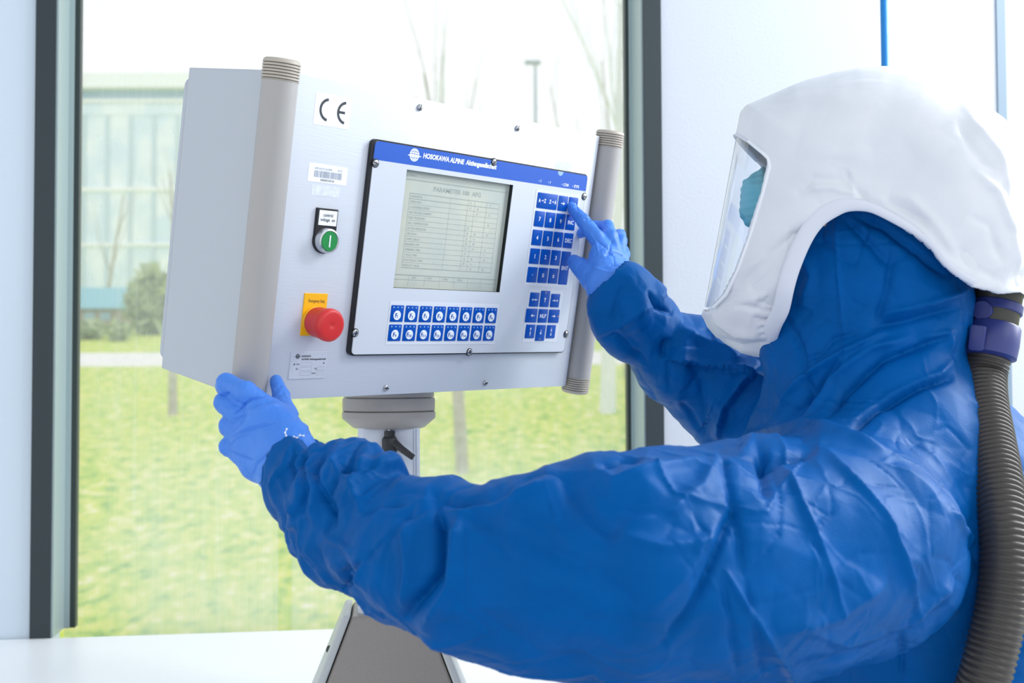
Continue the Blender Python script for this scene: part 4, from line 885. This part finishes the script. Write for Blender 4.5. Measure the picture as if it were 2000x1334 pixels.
HF = [([(1555, 385), (1590, 350), (1640, 355), (1665, 372)], 10, 5, 'v'), ([(1560, 370), (1620, 365), (1668, 378), (1660, 330)], 8, 5, 'r'), ([(1650, 330), (1672, 372), (1700, 395)], 7, 5, 'v'),
      ([(1725, 390), (1760, 410), (1800, 430), (1815, 445)], 8, 6, 'v'), ([(1740, 380), (1780, 390), (1830, 440), (1870, 500)], 14, 5, 'r'), ([(1690, 380), (1740, 400), (1790, 440), (1840, 500), (1890, 540)], 10, 5, 'r'),
      ([(1380, 612), (1440, 560), (1520, 480), (1580, 440)], 9, 5, 'v'), ([(1390, 615), (1430, 595), (1460, 600), (1500, 610)], 8, 5, 'v'), ([(1385, 620), (1440, 650), (1500, 655)], 10, 5, 'r'), ([(1400, 660), (1450, 675), (1500, 670)], 8, 4, 'v'),
      ([(1460, 565), (1490, 555), (1520, 542)], 7, 5, 'v'), ([(1475, 595), (1500, 592), (1515, 592)], 6, 5, 'v'), ([(1470, 620), (1490, 625), (1508, 630)], 6, 5, 'v'), ([(1440, 540), (1500, 500), (1545, 440), (1600, 400)], 12, 4, 'r'),
      ([(1880, 200), (1900, 240), (1950, 300), (1975, 400)], 9, 6, 'r'), ([(1870, 230), (1900, 290), (1940, 330)], 10, 5, 'v'), ([(1900, 330), (1950, 380), (1975, 450), (1990, 540)], 10, 6, 'r'), ([(1890, 420), (1930, 440), (1960, 520)], 12, 5, 'v'), ([(1870, 480), (1900, 520), (1960, 550)], 10, 4, 'v'),
      ([(1690, 240), (1750, 260), (1800, 320)], 30, 3, 'v'), ([(1560, 280), (1640, 300), (1700, 290)], 26, 3, 'r')]
for k in range(15):                                                   # gathers beside the edge band
    t = k/14; bx_ = 1515+(1590-1515)*(t**1.1)*.9; by_ = 655-(655-455)*t; HF.append(([(bx_-34-6*(k % 3), by_+4*((k*7) % 3-1)), (bx_-4, by_-3)], 3.2, 3.5, 'v'))
D = folds(V, Nn, D, HF); set_v(hood, V+Nn*D[:, None])
# edge bands, following the opening on both sides
def hood_near(px, py, off=0.):
    z_ = 1.30
    for _ in range(60):
        P = at(px, py, z_); d = P-c0; u = d@HX; v = d@HV; sd = inpoly_sd(np.array([u]), np.array([v]), OUTm)[0]; q = max(HD+sd, 0); w = HW*math.sqrt(max(HD*HD-q*q, 0))/HD
        z_ += (-(w+off)-(d@HN))*.6
    return at(px, py, z_)
def mirror(P): return P-HN*(2*((P-c0)@HN))
path = [(1504, 697), (1511, 658), (1521, 630), (1535, 606), (1542, 568), (1552, 530), (1571, 482), (1588, 450), (1608, 425), (1630, 410), (1656, 402), (1702, 407), (1750, 433), (1788, 455), (1823, 481), (1846, 516), (1876, 540), (1904, 556)]
bw = [.0085]*10+[.007, .005, .0045, .004, .004, .004, .004, .004]
for mir in (False, True):
    C_ = [hood_near(px-9*(w_/.0085) if k < 9 else px, py-4*(k >= 9), .002) for k, ((px, py), w_) in enumerate(zip(path, bw))]
    C_ = np.array(C_); 
    # resample
    t = np.linspace(0, len(C_)-1, 70); C2 = np.stack([np.interp(t, np.arange(len(C_)), C_[:, i]) for i in range(3)], 1); W2 = np.interp(t, np.arange(len(bw)), bw)
    for _ in range(3): C2[1:-1] = (C2[:-2]+C2[1:-1]*2+C2[2:])/4
    if mir: C2 = np.array([mirror(p) for p in C2])
    V = []; n = 14
    for k in range(len(C2)):
        tg = C2[min(k+1, 69)]-C2[max(k-1, 0)]; tg /= np.linalg.norm(tg); nn_ = (-HN if not mir else HN); nn_ = nn_-tg*(nn_@tg); nn_ /= np.linalg.norm(nn_); sd_ = np.cross(tg, nn_)
        for i in range(n): a = 2*math.pi*i/n; V.append(C2[k]+sd_*math.cos(a)*W2[k]*1.15+nn_*math.sin(a)*.0028)
    b = MB(); b.add(V, [(k*n+i, k*n+(i+1) % n, (k+1)*n+(i+1) % n, (k+1)*n+i) for k in range(69) for i in range(n)]+[tuple(range(n)), tuple(69*n+i for i in range(n))]); b.build('edge_band', M['hood_band'], hood, smooth=60)
# visor
rowsV = []
nr, nc = 40, 41
for r_ in range(nr):
    t = r_/(nr-1); py0 = 268+(600-268)*t
    fx = np.interp(py0, [262, 272, 596, 604], [1440, 1438, 1378, 1378]); ex = np.interp(py0, [262, 300, 318, 375, 450, 525, 575, 604], [1455, 1500, 1504, 1490, 1468, 1442, 1418, 1390])
    row = []
    pn = hood_near(ex, py0+8*(1-t)); un = (pn-c0)@HX; wn2 = abs((pn-c0)@HN); vn_ = (pn-c0)@HV
    uf, vf = prof(fx, py0)
    sd = inpoly_sd(np.array([un]), np.array([vn_]), OUTm)[0]; phe = math.acos(min(1, max(-1, (HD+sd)/HD)))
    for c in range(nc):
        ph = phe*(c/(nc-1)*2-1); q = (1-math.cos(ph))/max(1-math.cos(phe), 1e-6); wv = math.sin(ph)/max(math.sin(phe), 1e-6)*wn2
        row.append(c0+HX*(uf+(un-uf)*q)+HV*(vf+(vn_-vf)*q)+HN*wv)
    rowsV.append(row)
b = MB(); b.add([p for r_ in rowsV for p in r_], [(j*nc+i, j*nc+i+1, (j+1)*nc+i+1, (j+1)*nc+i) for j in range(nr-1) for i in range(nc-1)]); vo_ = b.build('visor', vm, hood, smooth=80)
for side, k_ in ((0, 'near'), (nc-1, 'far')):
    b = MB(); b.tube([rowsV[j][side] for j in range(0, nr)], [.0022]*nr, 8); b.build('visor_edge', M['label'], hood, smooth=60)
b = MB(); b.tube([rowsV[0][i] for i in range(nc)], [.0042]*nc, 8, flat=.5); b.build('visor_band', M['hood_band'], hood, smooth=60)
# head and mask inside the hood
def f_head(P):
    P = P.astype(np.float64); g = ell(P, at(1675, 400, HZ), (.090, .076, .108)); g = smin(g, ell(P, at(1620, 455, HZ), (.062, .055, .072)), .03)
    g = smin(g, cone(P, at(1549, 345, HZ), at(1530, 392, HZ), .008, .014), .012); g = smin(g, cone(P, at(1690, 480, HZ), at(1700, 700, HZ-.01), .058, .062), .03)
    g = smin(g, cone(P, at(1546, 440, HZ-.018), at(1546, 440, HZ+.018), .007, .007), .006)
    for s_ in (-1, 1):
        g = smin(g, cone(P, at(1560, 338, HZ)+HN*s_*.018, at(1562, 336, HZ)+HN*s_*.05, .009, .007), .010); g = np.maximum(g, -ell(P, at(1551, 356, HZ)+HN*s_*.033, (.012, .015, .009)))
        g = smin(g, ell(P, at(1562, 358, HZ)+HN*s_*.032, (.013, .013, .012)), .002)
        g = smin(g, ell(P, at(1690, 390, HZ)+HN*s_*.074, (.018, .007, .030)), .004)
    return g
a_ = at(1675, 400, HZ); V1, F1 = surface_nets(f_head, a_-np.array([.16, .10, .22]), a_+np.array([.12, .10, .13]), .004)
make_obj('body', V1, F1, M['skin'], person)
mo = [(1478, 329), (1484, 326), (1452, 352), (1447, 372), (1444, 418), (1454, 425), (1480, 462), (1540, 480), (1560, 420), (1545, 350)]
MK = np.array([prof(*p) for p in [(1490, 327), (1452, 354), (1447, 372), (1444, 420), (1456, 440), (1500, 476), (1560, 486), (1600, 430), (1590, 380), (1530, 340)]])
def f_mask(P):
    d = P.astype(np.float64)-c0; sd = inpoly_sd(d@HX, d@HV, MK); w = d@HN; s = np.sqrt(np.maximum(.045+sd, 0)**2+(w*.045/.058)**2)-.045; s = s+.0007*np.sin((d@HV)*700)
    return np.maximum(s, -(s+.006))
a_ = at(1520, 400, HZ); V1, F1 = surface_nets(f_mask, a_-np.array([.075, .085, .07]), a_+np.array([.08, .085, .06]), .0024); make_obj('face_mask', V1, F1, M['mask'], person, label='teal surgical mask')

# ---- gloves
def sc_(pts): return [S(*p) for p in pts]
def f_lglove(P):
    P = P.astype(np.float64)
    fing = [sc_([(520, 798, 1.262, 25), (480, 768, 1.260, 24), (443, 750, 1.278, 21), (437, 757, 1.315, 17)]),
            sc_([(505, 828, 1.262, 25), (470, 812, 1.258, 23), (438, 786, 1.272, 20), (440, 792, 1.315, 18), (462, 806, 1.335, 16)]),
            sc_([(500, 862, 1.262, 25), (470, 852, 1.256, 22), (447, 832, 1.268, 20), (448, 836, 1.31, 18), (470, 842, 1.33, 16)]),
            sc_([(505, 895, 1.258, 24), (475, 888, 1.254, 20), (449, 873, 1.262, 20), (452, 876, 1.30, 17), (472, 880, 1.32, 15)])]
    g = None
    for f in fing: d = chain(P, f, .002); g = d if g is None else smin(g, d, .0035)
    palm = cone(P, at(515, 815, 1.250), at(566, 888, 1.228), .0185, .021)
    palm = smin(palm, cone(P, at(490, 882, 1.252), at(540, 922, 1.232), .0185, .0225), .018); palm = smin(palm, cone(P, at(482, 868, 1.256), at(500, 905, 1.246), .014, .0175), .012)
    palm = smin(palm, cone(P, at(498, 845, 1.248), at(556, 900, 1.228), .018, .021), .014)
    palm = smin(palm, cone(P, at(540, 812, 1.258), at(566, 850, 1.235), .015, .019), .014)
    g = smin(g, palm, .008)
    th = chain(P, sc_([(562, 852, 1.245, 26), (556, 808, 1.280, 21), (548, 772, 1.312, 16.5), (539, 743, 1.332, 12.5)]), .004)
    g = smin(g, th, .008)
    g = smin(g, cone(P, at(562, 896, 1.226), at(612, 945, 1.205), .0335, .031, (FD, .75)), .012)
    return g
def glove(name, fn, lo, hi, fl, seed, label):
    V1, F1 = surface_nets(fn, lo, hi, .0016); o = make_obj(name, V1, F1, M['glove'], person, subs=1, label=label); V, Nn = get_vn(o)
    D = crumple(V, .018, seed)*.0010+crumple(V, .008, seed+1)*.0005-np.exp(-np.abs(crumple(V, .022, seed+2))/.06)*.0005; D = folds(V, Nn, D, [(f[0], f[1]*.7, f[2]*1.7)+tuple(f[3:]) for f in fl]); set_v(o, V+Nn*D[:, None]); return o
a_ = at(510, 845, 1.26)
LGF = [([(452, 812), (490, 780), (520, 772)], 3, 2.2, 'v'), ([(460, 822), (500, 790), (535, 782)], 3, 1.6, 'v'), ([(470, 808), (520, 795), (550, 790)], 4, 1.4, 'r'), ([(445, 855), (490, 835), (540, 822)], 4, 1.5, 'v'), ([(440, 875), (470, 850), (500, 840)], 4, 1.2, 'r'),
       ([(490, 935), (500, 905), (530, 880)], 4, 1.6, 'v'), ([(446, 880), (470, 890), (498, 900)], 3, 1.4, 'v'), ([(535, 760), (548, 753), (552, 755)], 2, 1.0, 'v'), ([(538, 775), (552, 766), (558, 768)], 2, 1.0, 'v'), ([(430, 768), (442, 771), (448, 768)], 3, 2.0, 'v'), ([(560, 790), (600, 830), (590, 860)], 6, 1.2, 'r')]
glove('glove', f_lglove, a_-np.array([.075, .075, .075]), a_+np.array([.085, .10, .08]), LGF, 1, 'blue glove gripping the left handle')
def f_rglove(P):
    P = P.astype(np.float64)
    idx = chain(P, sc_([(1190, 500, 1.632, 17), (1166, 466, 1.645, 16.0), (1139, 431, 1.655, 13.5), (1115, 404, 1.672, 10.5)]), .003)
    mid = chain(P, sc_([(1198, 502, 1.64, 17), (1192, 462, 1.655, 15.5), (1187, 443, 1.675, 12.5), (1160, 443, 1.700, 12), (1134, 455, 1.700, 11)]), .003)
    ring = chain(P, sc_([(1206, 508, 1.648, 16), (1210, 470, 1.675, 14), (1210, 460, 1.70, 13), (1188, 468, 1.728, 11)]), .003)
    lit = chain(P, sc_([(1210, 520, 1.655, 16), (1217, 498, 1.685, 13.5), (1216, 490, 1.705, 12), (1198, 498, 1.728, 11)]), .003)
    g = smin(idx, mid, .003); g = smin(g, ring, .003); g = smin(g, lit, .003)
    palm = cone(P, at(1176, 500, 1.632), at(1190, 560, 1.605), .019, .026); palm = smin(palm, cone(P, at(1206, 512, 1.650), at(1205, 560, 1.612), .016, .024), .014)
    g = smin(g, palm, .008)
    th = chain(P, sc_([(1186, 560, 1.605, 34), (1158, 544, 1.625, 25), (1134, 523, 1.648, 18.5), (1121, 512, 1.662, 14.5)]), .004); g = smin(g, th, .008)
    g = smin(g, cone(P, at(1194, 562, 1.60), at(1232, 608, 1.605), .0335, .031, (FD, .8)), .012)
    return g
a_ = at(1178, 505, 1.65)
RGF = [([(1165, 470), (1180, 480), (1160, 500)], 2.5, 1.6, 'v'), ([(1150, 450), (1165, 475), (1170, 500)], 3, 1.2, 'r'), ([(1180, 500), (1200, 490), (1225, 505)], 3, 1.6, 'v'), ([(1170, 525), (1195, 515), (1228, 525)], 3, 1.6, 'v'), ([(1155, 520), (1180, 530), (1220, 535)], 4, 1.2, 'r'), ([(1140, 430), (1150, 425), (1155, 432)], 2, 1.2, 'v'), ([(1195, 470), (1192, 490), (1180, 500)], 3, 1.4, 'v'), ([(1120, 405), (1128, 402), (1126, 412)], 2, .8, 'v'), ([(1178, 475), (1200, 500), (1200, 520)], 3, 1.2, 'v')]
glove('glove', f_rglove, a_-np.array([.075, .085, .09]), a_+np.array([.07, .10, .10]), RGF, 3, 'blue glove pressing a key')

for pts in ([(560, 838), (557, 845), (559, 851), (555, 857), (554, 864)], [(566, 856), (574, 853), (580, 855), (586, 850), (593, 851)]):
    b = MB()
    for k, (px, py) in enumerate(pts):
        fr = framez(at(px, py, 1.2075), CAM-at(px, py, 1.2075)); b.lathe(fr, [(.0001, -.001), (.0010, -.0006), (.0011, .0003), (.0001, .0008)], 9)
    q = [at(px, py, 1.208) for px, py in pts]; b.tube(q, .0005, 6); b.build('cuff_thread', M['label'], suit, smooth=50)
# ---- breathing hose
def interp(pts, n):
    pts = np.array(pts, float); t = np.linspace(0, len(pts)-1, n); k = np.clip(t.astype(int), 0, len(pts)-2); f = (t-k)[:, None]; P_ = lambda i: pts[np.clip(i, 0, len(pts)-1)]
    p0, p1, p2, p3 = P_(k-1), P_(k), P_(k+1), P_(k+2); return .5*(2*p1+(p2-p0)*f+(2*p0-5*p1+4*p2-p3)*f**2+(3*p1-p0-3*p2+p3)*f**3)
hc = [(1932, 690, 1.36), (1922, 735, 1.355), (1924, 790, 1.33), (1936, 860, 1.29), (1948, 930, 1.25), (1959, 1010, 1.215), (1964, 1090, 1.195), (1958, 1170, 1.185), (1942, 1250, 1.18), (1918, 1340, 1.18), (1885, 1440, 1.20), (1860, 1560, 1.24)]
C_ = interp([at(*p) for p in hc], 2000); Ls = np.r_[0, np.cumsum(np.linalg.norm(np.diff(C_, axis=0), axis=1))]
pitch = .0066; total = Ls[-1]; ns = int(total/pitch*7); s_ = np.linspace(0, total, ns); C2 = np.stack([np.interp(s_, Ls, C_[:, i]) for i in range(3)], 1)
rad = .0250+.0026*(np.abs(np.cos(np.pi*s_/pitch))**.8)-.0013
b = MB(); b.tube(list(C2), list(rad), 36); hz = b.build('breathing_hose', M['hose_rubber'], person, smooth=80, label='dark corrugated breathing hose')
top = at(1953, 560, 1.375); bot = at(1929, 700, 1.36); ax = (bot-top)/np.linalg.norm(bot-top); HF_ = framez(top, ax, (1, 0, 0)); LL = np.linalg.norm(bot-top); q = LL/140
b = MB(); b.lathe(HF_, [(.0275, 0), (.0285, 14*q), (.0275, 18*q), (.0275, 72*q), (.026, 78*q)], 44); b.build('hose_cuff', M['cuff_rubber'], hz, smooth=40)
b = MB(); b.lathe(HF_, [(.0288, 34*q), (.0300, 36*q), (.0300, 50*q), (.0288, 52*q)], 44); b.build('clip_ring', M['coupling'], hz, smooth=40)
f2 = framez(HF_(0, 0, 42*q)+(at(1915, 600, 1.30)-at(1953, 600, 1.375))*.36, -FD+FX*-.35, ax)
b = MB(); b.lathe(Fr(HF_(0, 0, 42*q), HF_.x, HF_.y, HF_.z), [(.029, 0)], 6) if False else None
pc = at(1918, 606, 1.349); fp = framez(pc, (CAM-pc)+np.array([-.55, 0, 0]), (0, 0, 1)); b.lathe(fp, [(.0118, -.004), (.0118, .0006), (.0108, .0016), (.0001, .0018)], 28); b.build('clip_tab', M['coupling'], hz, smooth=40)
b = MB(); b.lathe(HF_, [(.0300, 76*q), (.0318, 80*q), (.0326, 112*q), (.0318, 136*q), (.029, 138*q), (.025, 142*q)], 44); cp = b.build('coupling', M['coupling'], hz, smooth=40)
for (px, py, wd_, hh_) in ((1908, 660, .017, .030), (1965, 672, .012, .020)):
    pz = at(px, py, 1.333 if px < 1940 else 1.338); fp = framez(pz, (CAM-pz)+np.array([(px-1935)*.012, 0, 0]), -ax); b = MB(); b.rbox(fp, -wd_/2, -hh_/2, wd_/2, hh_/2, -.006, .0015, .004, .001); b.build('grip_pad', M['coupling'], cp, smooth=40)
b = MB(); b.lathe(HF_, [(.0285, -12*q), (.031, -8*q), (.031, 8*q), (.029, 14*q)], 40); b.build('outlet_collar', M['hood_band'], hood, smooth=40)
